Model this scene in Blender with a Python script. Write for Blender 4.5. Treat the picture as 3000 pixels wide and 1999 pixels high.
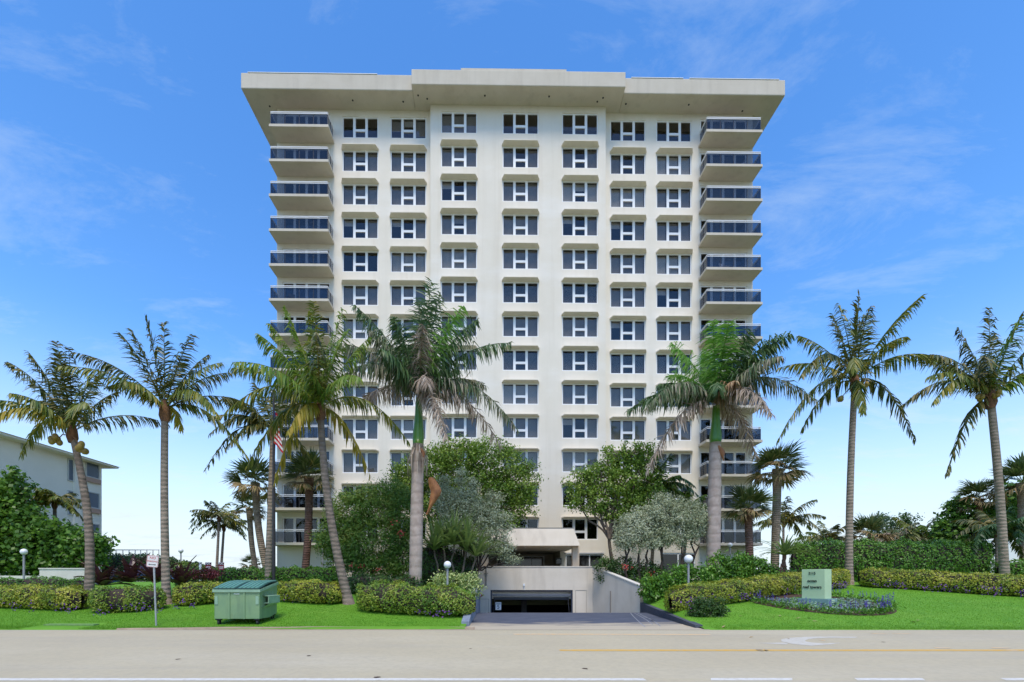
import bpy, math, random
import bmesh
import numpy as np
from mathutils import Vector, Matrix
R = math.radians
random.seed(7); rng = np.random.default_rng(7)
scene = bpy.context.scene
col = scene.collection
for o in list(bpy.data.objects): bpy.data.objects.remove(o)

# ------------------------------------------------------------------ camera
FPX, PX, HY, EYE = 1330.0, 1450.0, 1700.0, 1.8          # focal length, principal column, horizon row (3000 px wide frame), eye height
cd = bpy.data.cameras.new('camera'); cam = bpy.data.objects.new('camera', cd); col.objects.link(cam)
cam.location = (0, 0, EYE); cam.rotation_euler = (R(90), 0, 0)
cd.sensor_width = 36; cd.lens = FPX/3000*36
cd.shift_x = (1500-PX)/3000; cd.shift_y = (HY-999.5)/3000
cd.clip_start = .1; cd.clip_end = 20000
scene.camera = cam
def P(px, py, D): return Vector(((px-PX)*D/FPX, D, EYE+(HY-py)*D/FPX))
def XP(px, D): return (px-PX)*D/FPX
def ZP(py, D): return EYE+(HY-py)*D/FPX

# ------------------------------------------------------------------ light, sky, exposure
SUN_EL, SUN_AZ = 63, 177          # degrees; azimuth clockwise from +Y (behind the camera, a little to the right)
world = bpy.data.worlds.new('World'); scene.world = world; world.use_nodes = True
nt = world.node_tree; nt.nodes.clear()
def N(t, typ, **kw):
    n = t.nodes.new(typ)
    for k, v in kw.items():
        if k in n.inputs: n.inputs[k].default_value = v
        else: setattr(n, k, v)
    return n
sky = N(nt, 'ShaderNodeTexSky', sky_type='NISHITA', sun_disc=False, sun_elevation=R(SUN_EL), sun_rotation=R(SUN_AZ))
sky.air_density = 1.0; sky.dust_density = .25; sky.ozone_density = 2.2; sky.altitude = 0
hsv = N(nt, 'ShaderNodeHueSaturation', Saturation=1.28, Value=1.06); hsv.inputs['Hue'].default_value = .504
nt.links.new(sky.outputs[0], hsv.inputs['Color'])
tc = N(nt, 'ShaderNodeTexCoord'); sep = N(nt, 'ShaderNodeSeparateXYZ'); nt.links.new(tc.outputs['Generated'], sep.inputs[0])
# cloud layer projected on a flat ceiling: direction.xy / (z+.12)
addz = N(nt, 'ShaderNodeMath', operation='ADD'); addz.inputs[1].default_value = .10; nt.links.new(sep.outputs[2], addz.inputs[0])
absz = N(nt, 'ShaderNodeMath', operation='ABSOLUTE'); nt.links.new(addz.outputs[0], absz.inputs[0])
dx = N(nt, 'ShaderNodeMath', operation='DIVIDE'); nt.links.new(sep.outputs[0], dx.inputs[0]); nt.links.new(absz.outputs[0], dx.inputs[1])
dy = N(nt, 'ShaderNodeMath', operation='DIVIDE'); nt.links.new(sep.outputs[1], dy.inputs[0]); nt.links.new(absz.outputs[0], dy.inputs[1])
comb = N(nt, 'ShaderNodeCombineXYZ'); nt.links.new(dx.outputs[0], comb.inputs[0]); nt.links.new(dy.outputs[0], comb.inputs[1])
mp = N(nt, 'ShaderNodeMapping'); mp.inputs['Rotation'].default_value = (0, 0, R(-24)); mp.inputs['Scale'].default_value = (.75, 1.5, 1); mp.inputs['Location'].default_value = (44, 9, 0)
nt.links.new(comb.outputs[0], mp.inputs[0])
nz = N(nt, 'ShaderNodeTexNoise', Scale=2.3, Detail=12.0, Roughness=.68, Distortion=.4); nt.links.new(mp.outputs[0], nz.inputs['Vector'])
cr = N(nt, 'ShaderNodeMapRange'); cr.inputs[1].default_value = .52; cr.inputs[2].default_value = .84; cr.inputs[3].default_value = 0; cr.inputs[4].default_value = .42
nt.links.new(nz.outputs[0], cr.inputs[0])
# whitening of the air towards the horizon
hz = N(nt, 'ShaderNodeMapRange', interpolation_type='SMOOTHSTEP'); hz.inputs[1].default_value = -.02; hz.inputs[2].default_value = .43; hz.inputs[3].default_value = .97; hz.inputs[4].default_value = 0
nt.links.new(sep.outputs[2], hz.inputs[0])
mx = N(nt, 'ShaderNodeMath', operation='ADD', use_clamp=True); nt.links.new(cr.outputs[0], mx.inputs[0]); nt.links.new(hz.outputs[0], mx.inputs[1])
mix = N(nt, 'ShaderNodeMixRGB'); mix.inputs[2].default_value = (2.8, 3.2, 3.5, 1)
nt.links.new(mx.outputs[0], mix.inputs[0]); nt.links.new(hsv.outputs[0], mix.inputs[1])
bg = N(nt, 'ShaderNodeBackground', Strength=.15); nt.links.new(mix.outputs[0], bg.inputs[0])
wo = N(nt, 'ShaderNodeOutputWorld'); nt.links.new(bg.outputs[0], wo.inputs[0])

sd = bpy.data.lights.new('sun', 'SUN'); sd.energy = 1.75; sd.angle = R(22); sd.color = (1, .90, .76)
sun = bpy.data.objects.new('sun', sd); col.objects.link(sun)
az, el = R(SUN_AZ), R(SUN_EL)
sdir = Vector((math.sin(az)*math.cos(el), math.cos(az)*math.cos(el), math.sin(el)))
sun.rotation_euler = sdir.to_track_quat('Z', 'Y').to_euler()
vs = scene.view_settings; vs.view_transform = 'Standard'; vs.look = 'None'; vs.exposure = .95; vs.gamma = 1

# ------------------------------------------------------------------ helpers
def tag(o, label=None, cat=None, group=None, kind=None):
    if label: o['label'] = label
    if cat: o['category'] = cat
    if group: o['group'] = group
    if kind: o['kind'] = kind
    return o
def empty(name, loc=(0, 0, 0), rz=0, label=None, cat=None, group=None):
    o = bpy.data.objects.new(name, None); col.objects.link(o); o.location = loc; o.rotation_euler = (0, 0, rz); o.empty_display_size = .2
    return tag(o, label, cat, group)
def link(name, me, mat=None, parent=None, loc=None):
    if mat is not None and not me.materials:
        for m in (mat if isinstance(mat, (list, tuple)) else [mat]): me.materials.append(m)
    o = bpy.data.objects.new(name, me); col.objects.link(o)
    if parent: o.parent = parent
    if loc is not None: o.location = loc
    return o
def npmesh(name, v, f):
    v = np.asarray(v, np.float32); f = np.asarray(f, np.int32); k = f.shape[1]
    me = bpy.data.meshes.new(name)
    me.vertices.add(len(v)); me.vertices.foreach_set('co', v.ravel())
    me.loops.add(f.size); me.loops.foreach_set('vertex_index', f.ravel())
    me.polygons.add(len(f)); me.polygons.foreach_set('loop_start', np.arange(0, f.size, k, dtype=np.int32))
    me.update(calc_edges=True); return me
class MB:
    def __init__(s): s.v = []; s.f = []; s.m = []; s.sm = False
    def face(s, pts, mi=0):
        b = len(s.v); s.v += [tuple(p) for p in pts]; s.f.append(tuple(range(b, b+len(pts)))); s.m.append(mi); return s
    def box(s, x0, x1, y0, y1, z0, z1, mi=0):
        b = len(s.v)
        s.v += [(x0,y0,z0),(x1,y0,z0),(x1,y1,z0),(x0,y1,z0),(x0,y0,z1),(x1,y0,z1),(x1,y1,z1),(x0,y1,z1)]
        for q in ((0,3,2,1),(4,5,6,7),(0,1,5,4),(1,2,6,5),(2,3,7,6),(3,0,4,7)): s.f.append(tuple(b+i for i in q)); s.m.append(mi)
        return s
    def hexa(s, p, mi=0):      # eight points: bottom ring then top ring
        b = len(s.v); s.v += [tuple(q) for q in p]
        for q in ((0,3,2,1),(4,5,6,7),(0,1,5,4),(1,2,6,5),(2,3,7,6),(3,0,4,7)): s.f.append(tuple(b+i for i in q)); s.m.append(mi)
        return s
    def prism(s, poly, vec, mi=0):   # extrude a planar polygon by vec
        n = len(poly); b = len(s.v); vec = Vector(vec)
        s.v += [tuple(p) for p in poly] + [tuple(Vector(p)+vec) for p in poly]
        s.f.append(tuple(range(b+n-1, b-1, -1))); s.f.append(tuple(range(b+n, b+2*n))); s.m += [mi, mi]
        for i in range(n):
            j = (i+1) % n; s.f.append((b+i, b+j, b+n+j, b+n+i)); s.m.append(mi)
        return s
    def tube(s, pts, rad, seg=8, mi=0, caps=True):
        pts = [Vector(p) for p in pts]; n = len(pts); b = len(s.v)
        if not isinstance(rad, (list, tuple, np.ndarray)): rad = [rad]*n
        ref = None
        for i, p in enumerate(pts):
            t = (pts[min(i+1, n-1)]-pts[max(i-1, 0)]).normalized()
            if ref is None: ref = Vector((1, 0, 0)) if abs(t.x) < .8 else Vector((0, 1, 0))
            a = t.cross(ref).normalized(); c = a.cross(t).normalized(); ref = c
            for k in range(seg):
                w = 2*math.pi*k/seg; s.v.append(tuple(p+(a*math.cos(w)+c*math.sin(w))*rad[i]))
        for i in range(n-1):
            for k in range(seg):
                k2 = (k+1) % seg; s.f.append((b+i*seg+k, b+i*seg+k2, b+(i+1)*seg+k2, b+(i+1)*seg+k)); s.m.append(mi)
        if caps:
            s.f.append(tuple(b+k for k in range(seg))); s.f.append(tuple(b+(n-1)*seg+k for k in range(seg-1, -1, -1))); s.m += [mi, mi]
        return s
    def sphere(s, c, r, seg=14, rings=9, mi=0, sz=1):
        c = Vector(c); pts = [c+Vector((0, 0, r*sz*math.cos(math.pi*i/rings))) for i in range(rings+1)]
        rr = [max(r*math.sin(math.pi*i/rings), 1e-4) for i in range(rings+1)]
        b = len(s.v)
        for p, q in zip(pts, rr):
            for k in range(seg): w = 2*math.pi*k/seg; s.v.append((p.x+q*math.cos(w), p.y+q*math.sin(w), p.z))
        for i in range(rings):
            for k in range(seg): k2 = (k+1) % seg; s.f.append((b+i*seg+k, b+(i+1)*seg+k, b+(i+1)*seg+k2, b+i*seg+k2)); s.m.append(mi)
        return s
    def mesh(s, name, smooth=False):
        me = bpy.data.meshes.new(name); me.from_pydata(s.v, [], s.f); me.polygons.foreach_set('material_index', s.m)
        if smooth: me.polygons.foreach_set('use_smooth', [True]*len(s.f))
        me.update(); return me
    def build(s, name, mat, parent=None, smooth=False, loc=None, bevel=0):
        o = link(name, s.mesh(name, smooth), mat, parent, loc)
        if bevel:
            b = o.modifiers.new('bevel', 'BEVEL'); b.width = bevel; b.segments = 2; b.limit_method = 'ANGLE'
        return o
def copy_tree(o, parent=None):
    c = o.copy(); col.objects.link(c); c.parent = parent
    for ch in o.children: copy_tree(ch, c)
    return c
def text(name, s, size, mat, parent, mw, depth=.004, sx=1):
    cu = bpy.data.curves.new(name, 'FONT'); cu.body = s; cu.size = size; cu.extrude = depth; cu.align_x = 'CENTER'; cu.align_y = 'CENTER'; cu.resolution_u = 3
    t = bpy.data.objects.new(name+'_curve', cu); col.objects.link(t)
    me = bpy.data.meshes.new_from_object(t.evaluated_get(bpy.context.evaluated_depsgraph_get()))
    bpy.data.objects.remove(t); bpy.data.curves.remove(cu)
    me.transform(Matrix.Diagonal((sx, 1, 1, 1))); me.transform(mw); me.materials.clear()
    return link(name, me, mat, parent)
FRONT = Matrix.Rotation(R(90), 4, 'X')      # text standing up, facing -Y

# ------------------------------------------------------------------ materials
def mat(name, c1, c2=None, scale=4, rough=.7, bump=0, bscale=60, metal=0, spec=.4, coord='Object', detail=6, fac=(.35, .65), dist=.02):
    m = bpy.data.materials.new(name); m.use_nodes = True; t = m.node_tree; b = t.nodes['Principled BSDF']
    b.inputs['Roughness'].default_value = rough; b.inputs['Metallic'].default_value = metal; b.inputs['Specular IOR Level'].default_value = spec
    b.inputs['Base Color'].default_value = (*c1, 1)
    tcn = N(t, 'ShaderNodeTexCoord')
    if c2:
        n = N(t, 'ShaderNodeTexNoise', Scale=scale, Detail=detail, Roughness=.6); t.links.new(tcn.outputs[coord], n.inputs['Vector'])
        mr = N(t, 'ShaderNodeMapRange'); mr.inputs[1].default_value, mr.inputs[2].default_value = fac; t.links.new(n.outputs[0], mr.inputs[0])
        mxr = N(t, 'ShaderNodeMixRGB'); mxr.inputs[1].default_value = (*c1, 1); mxr.inputs[2].default_value = (*c2, 1)
        t.links.new(mr.outputs[0], mxr.inputs[0]); t.links.new(mxr.outputs[0], b.inputs['Base Color'])
    if bump:
        n2 = N(t, 'ShaderNodeTexNoise', Scale=bscale, Detail=4.0); t.links.new(tcn.outputs[coord], n2.inputs['Vector'])
        bp = N(t, 'ShaderNodeBump', Strength=bump, Distance=dist); t.links.new(n2.outputs[0], bp.inputs['Height']); t.links.new(bp.outputs[0], b.inputs['Normal'])
    return m
def leafmat(name, cols, rough=.5, trans=.25, patch=None, spec=.35, gain=1.45):
    """leaf colour varies from leaf to leaf (random per island) and, optionally, in patches"""
    cols = [tuple(min(.75, x*gain) for x in q) for q in cols]; trans = min(.45, trans*1.35)
    m = bpy.data.materials.new(name); m.use_nodes = True; t = m.node_tree; b = t.nodes['Principled BSDF']
    g = N(t, 'ShaderNodeNewGeometry'); ramp = N(t, 'ShaderNodeValToRGB'); ramp.color_ramp.interpolation = 'LINEAR'
    el = ramp.color_ramp.elements
    while len(el) < len(cols): el.new(.5)
    for i, c in enumerate(cols): el[i].position = i/(len(cols)-1); el[i].color = (*c, 1)
    src = g.outputs['Random Per Island']
    if patch:
        tcn = N(t, 'ShaderNodeTexCoord'); n = N(t, 'ShaderNodeTexNoise', Scale=patch, Detail=2.0); t.links.new(tcn.outputs['Object'], n.inputs['Vector'])
        mr = N(t, 'ShaderNodeMapRange'); mr.inputs[1].default_value = .3; mr.inputs[2].default_value = .7; t.links.new(n.outputs[0], mr.inputs[0])
        mm = N(t, 'ShaderNodeMixRGB'); mm.inputs[0].default_value = .5; t.links.new(src, mm.inputs[1]); t.links.new(mr.outputs[0], mm.inputs[2]); src = mm.outputs[0]
    t.links.new(src, ramp.inputs[0]); t.links.new(ramp.outputs[0], b.inputs['Base Color'])
    b.inputs['Roughness'].default_value = rough; b.inputs['Specular IOR Level'].default_value = spec
    tr = N(t, 'ShaderNodeBsdfTranslucent'); t.links.new(ramp.outputs[0], tr.inputs[0])
    ms = N(t, 'ShaderNodeMixShader'); ms.inputs[0].default_value = trans
    t.links.new(b.outputs[0], ms.inputs[1]); t.links.new(tr.outputs[0], ms.inputs[2]); t.links.new(ms.outputs[0], t.nodes['Material Output'].inputs[0])
    return m
def glassmat(name, tint, ior=1.5, boost=1.0):
    m = bpy.data.materials.new(name); m.use_nodes = True; t = m.node_tree; t.nodes.remove(t.nodes['Principled BSDF'])
    tr = N(t, 'ShaderNodeBsdfTransparent'); tr.inputs[0].default_value = (*tint, 1)
    gl = N(t, 'ShaderNodeBsdfGlossy', Roughness=.02); gl.inputs[0].default_value = (.9, .95, 1, 1)
    # Schlick reflectance, the same from both faces of the pane
    ge = N(t, 'ShaderNodeNewGeometry'); dt = N(t, 'ShaderNodeVectorMath', operation='DOT_PRODUCT'); t.links.new(ge.outputs['Normal'], dt.inputs[0]); t.links.new(ge.outputs['Incoming'], dt.inputs[1])
    ab = N(t, 'ShaderNodeMath', operation='ABSOLUTE'); t.links.new(dt.outputs['Value'], ab.inputs[0]); om = N(t, 'ShaderNodeMath', operation='SUBTRACT', use_clamp=True); om.inputs[0].default_value = 1; t.links.new(ab.outputs[0], om.inputs[1])
    pw_ = N(t, 'ShaderNodeMath', operation='POWER'); pw_.inputs[1].default_value = 5; t.links.new(om.outputs[0], pw_.inputs[0]); sc_ = N(t, 'ShaderNodeMath', operation='MULTIPLY_ADD'); sc_.inputs[1].default_value = .96; sc_.inputs[2].default_value = .04; t.links.new(pw_.outputs[0], sc_.inputs[0])
    mu = N(t, 'ShaderNodeMath', operation='MULTIPLY', use_clamp=True); mu.inputs[1].default_value = boost
    ms = N(t, 'ShaderNodeMixShader'); t.links.new(sc_.outputs[0], mu.inputs[0]); t.links.new(mu.outputs[0], ms.inputs[0])
    t.links.new(tr.outputs[0], ms.inputs[1]); t.links.new(gl.outputs[0], ms.inputs[2]); t.links.new(ms.outputs[0], t.nodes['Material Output'].inputs[0])
    return m
M = {}
M['stucco'] = mat('cream stucco', (.79, .72, .595), (.74, .67, .54), scale=.35, rough=.9, bump=.25, bscale=35, dist=.01)
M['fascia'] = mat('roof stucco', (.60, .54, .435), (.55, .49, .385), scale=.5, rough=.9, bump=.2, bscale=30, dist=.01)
M['garage'] = mat('grey beige stucco', (.70, .62, .50), (.64, .56, .44), scale=.8, rough=.9, bump=.25, bscale=40, dist=.01)
M['white'] = mat('white window frame', (.82, .82, .80), rough=.45)
M['rail'] = mat('white metal rail', (.75, .76, .76), rough=.35)
M['darkrail'] = mat('dark bronze post', (.05, .052, .06), rough=.4)
M['pane'] = glassmat('tinted window glass', (.76, .75, .73), boost=.9)
M['railglass'] = glassmat('smoked railing glass', (.46, .48, .52), boost=1.0)
M['blind'] = mat('pale blind', (.72, .70, .65), (.62, .60, .56), scale=1.2, rough=.8)
M['blindd'] = mat('grey blind', (.42, .40, .37), (.33, .315, .295), scale=1.2, rough=.8)
M['room'] = mat('dim room', (.014, .013, .013), rough=.95)  # near black: the darkness of unlit rooms is put into the colour
M['black'] = mat('black metal', (.012, .012, .014), rough=.5)
M['road'] = mat('light concrete road', (.48, .415, .275), (.425, .365, .245), scale=.22, rough=.92, bump=.35, bscale=90, fac=(.3, .7), dist=.006)
M['sand'] = mat('sandy verge', (.36, .275, .185), (.28, .21, .14), scale=3, rough=.95, bump=.5, bscale=60)
M['linew'] = mat('worn white paint', (.62, .60, .54), (.50, .465, .39), scale=9, rough=.85, fac=(.45, .7))
M['liney'] = mat('yellow paint', (.62, .36, .06), (.52, .37, .16), scale=6, rough=.85, fac=(.4, .7))
M['lineo'] = mat('faded orange paint', (.66, .44, .20), (.52, .43, .31), scale=7, rough=.88, fac=(.35, .65))
M['kerb'] = mat('dark blue kerb paint', (.055, .062, .085), (.085, .09, .11), scale=5, rough=.8, bump=.3)
M['mulch'] = mat('brown mulch', (.10, .06, .035), (.05, .03, .018), scale=20, rough=1, bump=.8, bscale=50)

def overlay(m, col_, sc, lo, hi, amt, scale=1.0, detail=6.0, mult=False):
    """lays stains over a material: stretched noise, thresholded"""
    t = m.node_tree; bs = t.nodes['Principled BSDF']; inp = bs.inputs['Base Color']
    tcn = N(t, 'ShaderNodeTexCoord'); mpn = N(t, 'ShaderNodeMapping'); mpn.inputs['Scale'].default_value = sc; mpn.inputs['Location'].default_value = (random.uniform(0, 50), random.uniform(0, 50), random.uniform(0, 50))
    t.links.new(tcn.outputs['Object'], mpn.inputs[0])
    n = N(t, 'ShaderNodeTexNoise', Scale=scale, Detail=detail, Roughness=.62); t.links.new(mpn.outputs[0], n.inputs['Vector'])
    mr = N(t, 'ShaderNodeMapRange'); mr.inputs[1].default_value = lo; mr.inputs[2].default_value = hi; mr.inputs[4].default_value = amt; t.links.new(n.outputs[0], mr.inputs[0])
    mxn = N(t, 'ShaderNodeMixRGB'); mxn.inputs[2].default_value = (*col_, 1); t.links.new(mr.outputs[0], mxn.inputs[0])
    if inp.links: t.links.new(inp.links[0].from_socket, mxn.inputs[1])
    else: mxn.inputs[1].default_value = inp.default_value
    t.links.new(mxn.outputs[0], inp)
overlay(M['stucco'], (.52, .44, .32), (1.6, 1.6, .07), .52, .80, .28)
overlay(M['stucco'], (.86, .83, .76), (.12, .12, .35), .50, .75, .5)
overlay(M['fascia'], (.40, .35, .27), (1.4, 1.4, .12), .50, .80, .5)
overlay(M['garage'], (.42, .36, .28), (1.6, 1.6, .25), .52, .80, .5)
overlay(M['road'], (.33, .30, .25), (.05, .9, 1), .50, .78, .55)          # tyre tracks along the lanes
overlay(M['road'], (.52, .47, .355), (.10, .35, 1), .50, .75, .5)
overlay(M['road'], (.25, .225, .19), (.9, .9, 1), .66, .80, .5, detail=9.0)
overlay(M['road'], (.30, .265, .20), (9, 9, 1), .42, .75, .38, detail=10.0)
# ------------------------------------------------------------------ terrain
ROADY = 16.4
def gz(x, y):
    if y <= ROADY: return -.03
    z = .04 + .125*max(0, y-17.3) + .02*min(1, (y-ROADY)/.9)
    z = min(z, 1.66)
    if y < 26.7 and x > 7:          # the bed falls to the top of the driveway kerb
        k = 7.5+(y-17.35)*.108+.2; z = min(z, .10+.38*max(0, (y-17)/9.7)+max(0, x-k)*.55)
    return z + .025*math.sin(x*.45)*math.sin(y*.6)
def terrain(name, xs, ys, m, zoff=0):
    v = [(x, y, gz(x, y)+zoff) for y in ys for x in xs]; n = len(xs)
    f = [(j*n+i, j*n+i+1, (j+1)*n+i+1, (j+1)*n+i) for j in range(len(ys)-1) for i in range(n-1)]
    me = npmesh(name, v, f); me.polygons.foreach_set('use_smooth', [True]*len(f)); o = link(name, me, m); o['kind'] = 'structure'; return o
def lawnmat():
    m = mat('mown lawn', (.115, .285, .018), (.145, .325, .028), scale=.6, rough=.75, bump=.7, bscale=70, spec=.2, dist=.03)
    overlay(m, (.20, .34, .05), (.35, .5, 1), .52, .78, .5); overlay(m, (.05, .21, .012), (1.2, 1.6, 1), .5, .75, .5); return m
M['lawn'] = lawnmat()
DRX0 = -1.0
def drx1(y): return 7.5+(y-17.35)*(8.5-7.5)/(26.6-17.35)
ysl = np.concatenate([np.linspace(ROADY, 24, 40), np.linspace(24.4, 34, 20)])
terrain('lawn_left', np.linspace(-70, DRX0-.1, 90), ysl, M['lawn'])
xr = []
v = []; n = 80
for y in ysl:
    a = drx1(min(y, 26.6)) + .2
    for i in range(n):
        x = a + (80-a)*(i/(n-1))**1.6; v.append((x, y, gz(x, y)))
f = [(j*n+i, j*n+i+1, (j+1)*n+i+1, (j+1)*n+i) for j in range(len(ysl)-1) for i in range(n-1)]
me = npmesh('lawn_right', v, f); me.polygons.foreach_set('use_smooth', [True]*len(f)); tag(link('lawn_right', me, M['lawn']), kind='structure')
# wide ground sheet to the horizon, a little below the rest
g = MB(); S = 6000
g.face([(-S, 33.9, 1.60), (S, 33.9, 1.60), (S, S, 1.60), (-S, S, 1.60)]); [g.face([(p, q, -.06), (r_, q, -.06), (r_, s_, -.06), (p, s_, -.06)]) for p, r_, q, s_ in ((-S, -1.6, -S, 33.9), (9.2, S, -S, 33.9), (-1.6, 9.2, -S, 24))]
g.face([(-S, 33.9, -.06), (S, 33.9, -.06), (S, 33.9, 1.60), (-S, 33.9, 1.60)])
vg = MB(); vg.face([(-800, -700, -.03), (800, -700, -.03), (800, -6.2, -.03), (-800, -6.2, -.03)]); tag(vg.build('rear_dark_sheet', mat('bounce cutting dark green', (.035, .06, .018), (.07, .085, .03), scale=.3, rough=.95)), kind='structure')  # unseen dark sheet behind the camera, added to cut bounce on the soffits
M['ground'] = mat('scrubby ground', (.07, .085, .03), (.12, .11, .06), scale=.15, rough=.95, bump=.4)  # hidden from view; dark tone chosen to cut bounce onto the soffits
tag(g.build('ground', M['ground']), kind='structure')
# road with markings
rd = MB(); rd.box(-400, 400, -6, ROADY, -.25, 0); road = tag(rd.build('road', M['road']), kind='structure')
def strip(name, x0, x1, y0, y1, m, z=.004, jag=0):
    b = MB(); n = 24 if jag else 1
    for i in range(n):
        xa, xb = x0+(x1-x0)*i/n, x0+(x1-x0)*(i+1)/n
        b.face([(xa, y0, z), (xb, y0, z), (xb, y1, z), (xa, y1, z)])
    return b.build(name, m, road)
strip('white_edge_line', -60, XP(1890, 8.22), 8.13, 8.32, M['linew'])
for a, b_ in ((2078, 2325), (2505, 2712), (2938, 3145), (3350, 3560)):
    mb = MB(); y0, y1 = 8.14, 8.33; mb.face([(XP(a, 8.2), y0, .004), (XP(b_, 8.2)-.06, y0, .004), (XP(b_, 8.2)+.06, y1, .004), (XP(a, 8.2)+.09, y1, .004)]); mb.build('lane_dash', M['linew'], road)
mb = MB(); xs = [XP(1640, 11.6), XP(1700, 11.6), 60]
mb.face([(xs[0], 11.55, .004), (xs[1], 11.50, .004), (xs[1], 11.76, .004), (xs[0], 11.74, .004)]); mb.face([(xs[1], 11.50, .004), (xs[2], 11.54, .004), (xs[2], 11.76, .004), (xs[1], 11.76, .004)]); mb.build('yellow_line', M['liney'], road)
mb = MB(); mb.face([(XP(1505, 15), 14.95, .004), (XP(2080, 15), 14.85, .004), (XP(2080, 15), 15.12, .004), (XP(1505, 15), 15.25, .004)]); mb.build('faded_orange_line', M['lineo'], road)
for px, py, w in ((2575, 1857, 50), (2640, 1857, 60), (2760, 1899, 50), (2930, 1899, 60), (2965, 1906, 40), (2410, 1877, 16)):
    D = EYE*FPX/(py-HY); p = P(px, py, D); mb = MB(); k = w*D/FPX/2
    mb.face([(p.x+k*math.cos(a)*(.8+.4*random.random()), p.y+.09*math.sin(a)*(.7+.6*random.random()), .006) for a in np.linspace(0, 2*math.pi, 9)[:-1]]); mb.build('paint_patch', M['lineo'], road)
def gp(px, py): D = EYE*FPX/(py-HY); return ((px-PX)*D/FPX, D, .0045)
# turn arrow seen from its side: a curved band and a long point
ar = MB()
outer = [(2512, 1866.5), (2440, 1865.5), (2370, 1866), (2315, 1869), (2288, 1874), (2290, 1880), (2320, 1887), (2375, 1892.5)]
inner = [(2505, 1869.5), (2440, 1869), (2392, 1870.5), (2368, 1873), (2358, 1877), (2362, 1880.5), (2385, 1884), (2420, 1885.5)]
for i in range(len(outer)-1): ar.face([gp(*outer[i]), gp(*outer[i+1]), gp(*inner[i+1]), gp(*inner[i])])
ar.face([gp(2375, 1892.5), gp(2420, 1885.5), gp(2465, 1883.5), gp(2430, 1889)]); ar.face([gp(2222, 1884.5), gp(2303, 1889), gp(2310, 1886), gp(2298, 1883.5)])
ar.build('turn_arrow', mat('faint white paint', (.55, .52, .45), (.46, .42, .33), scale=5, rough=.88, fac=(.35, .7)), road)
for px, py in ((1378, 1901), (520, 1932), (905, 1922), (2590, 1882), (1715, 1960), (1105, 1985)):
    p = gp(px, py); mb = MB(); mb.face([(p[0]+.05*math.cos(a)*(.6+random.random()), p[1]+.05*math.sin(a)*(.6+random.random()), .005) for a in np.linspace(0, 2*math.pi, 8)[:-1]]); mb.build('tar_spot', M['mulch'], road)
# sandy verge between road and lawn
vb = MB(); n = 60
for i in range(n):
    xa, xb = [XP(380, 17)+(XP(1392, 17)-XP(380, 17))*k/n for k in (i, i+1)]
    h = lambda x: ROADY+.02+.62*min(1, (x-XP(380, 17))/5)*(.85+.3*math.sin(x*1.7)*.5)
    vb.face([(xa, ROADY, .004), (xb, ROADY, .004), (xb, h(xb), .045+.02*1), (xa, h(xa), .065)])
tag(vb.build('sandy_verge', M['sand']), kind='structure')
# driveway down to the garage
M['drive'] = mat('blue grey asphalt', (.058, .068, .098), (.085, .095, .125), scale=1.3, rough=.85, bump=.4, bscale=80, dist=.008)
t = M['drive'].node_tree; bs = t.nodes['Principled BSDF']; old = bs.inputs['Base Color'].links[0].from_socket
tcn = N(t, 'ShaderNodeTexCoord'); sp = N(t, 'ShaderNodeSeparateXYZ'); t.links.new(tcn.outputs['Object'], sp.inputs[0])
mp2 = N(t, 'ShaderNodeMapping'); mp2.inputs['Scale'].default_value = (.35, 1.1, 1); t.links.new(tcn.outputs['Object'], mp2.inputs[0])
nn = N(t, 'ShaderNodeTexNoise', Scale=1.3, Detail=8.0, Roughness=.65); t.links.new(mp2.outputs[0], nn.inputs['Vector'])
yr = N(t, 'ShaderNodeMapRange'); yr.inputs[1].default_value = 16.4; yr.inputs[2].default_value = 21.2; yr.inputs[3].default_value = .80; yr.inputs[4].default_value = .0; t.links.new(sp.outputs[1], yr.inputs[0])
ad = N(t, 'ShaderNodeMath', operation='ADD'); t.links.new(nn.outputs[0], ad.inputs[0]); t.links.new(yr.outputs[0], ad.inputs[1])
th = N(t, 'ShaderNodeMapRange'); th.inputs[1].default_value = .80; th.inputs[2].default_value = 1.06; t.links.new(ad.outputs[0], th.inputs[0])
mxx = N(t, 'ShaderNodeMixRGB'); mxx.inputs[2].default_value = (.44, .375, .27, 1); t.links.new(th.outputs[0], mxx.inputs[0]); t.links.new(old, mxx.inputs[1]); t.links.new(mxx.outputs[0], bs.inputs['Base Color'])
db = MB(); ys = list(np.linspace(ROADY-.02, 25, 12))+[26, 27, 28, 29, 30, 31.2]
zd = lambda y: .008 if y < 25 else .008-(y-25)*.19
xl = lambda y: DRX0-.05-max(0, 17.6-y)*.9
xrr = lambda y: drx1(min(y, 26.6)) if y > 17.35 else 7.5+(17.35-y)*.3
for a, b_ in zip(ys, ys[1:]):
    xa1 = xrr(a) if a <= 26.6 else 8.5-(a-26.6)*(8.5-6.6)/(31-26.6); xb1 = xrr(b_) if b_ <= 26.6 else 8.5-(b_-26.6)*(8.5-6.6)/(31-26.6)
    db.face([(xl(a), a, zd(a)), (xa1, a, zd(a)), (xb1, b_, zd(b_)), (xl(b_), b_, zd(b_))])
drive = tag(db.build('driveway', M['drive']), kind='structure')
M['chalk'] = mat('chalk mark', (.34, .35, .37), (.16, .17, .19), scale=8, rough=.9)
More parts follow.
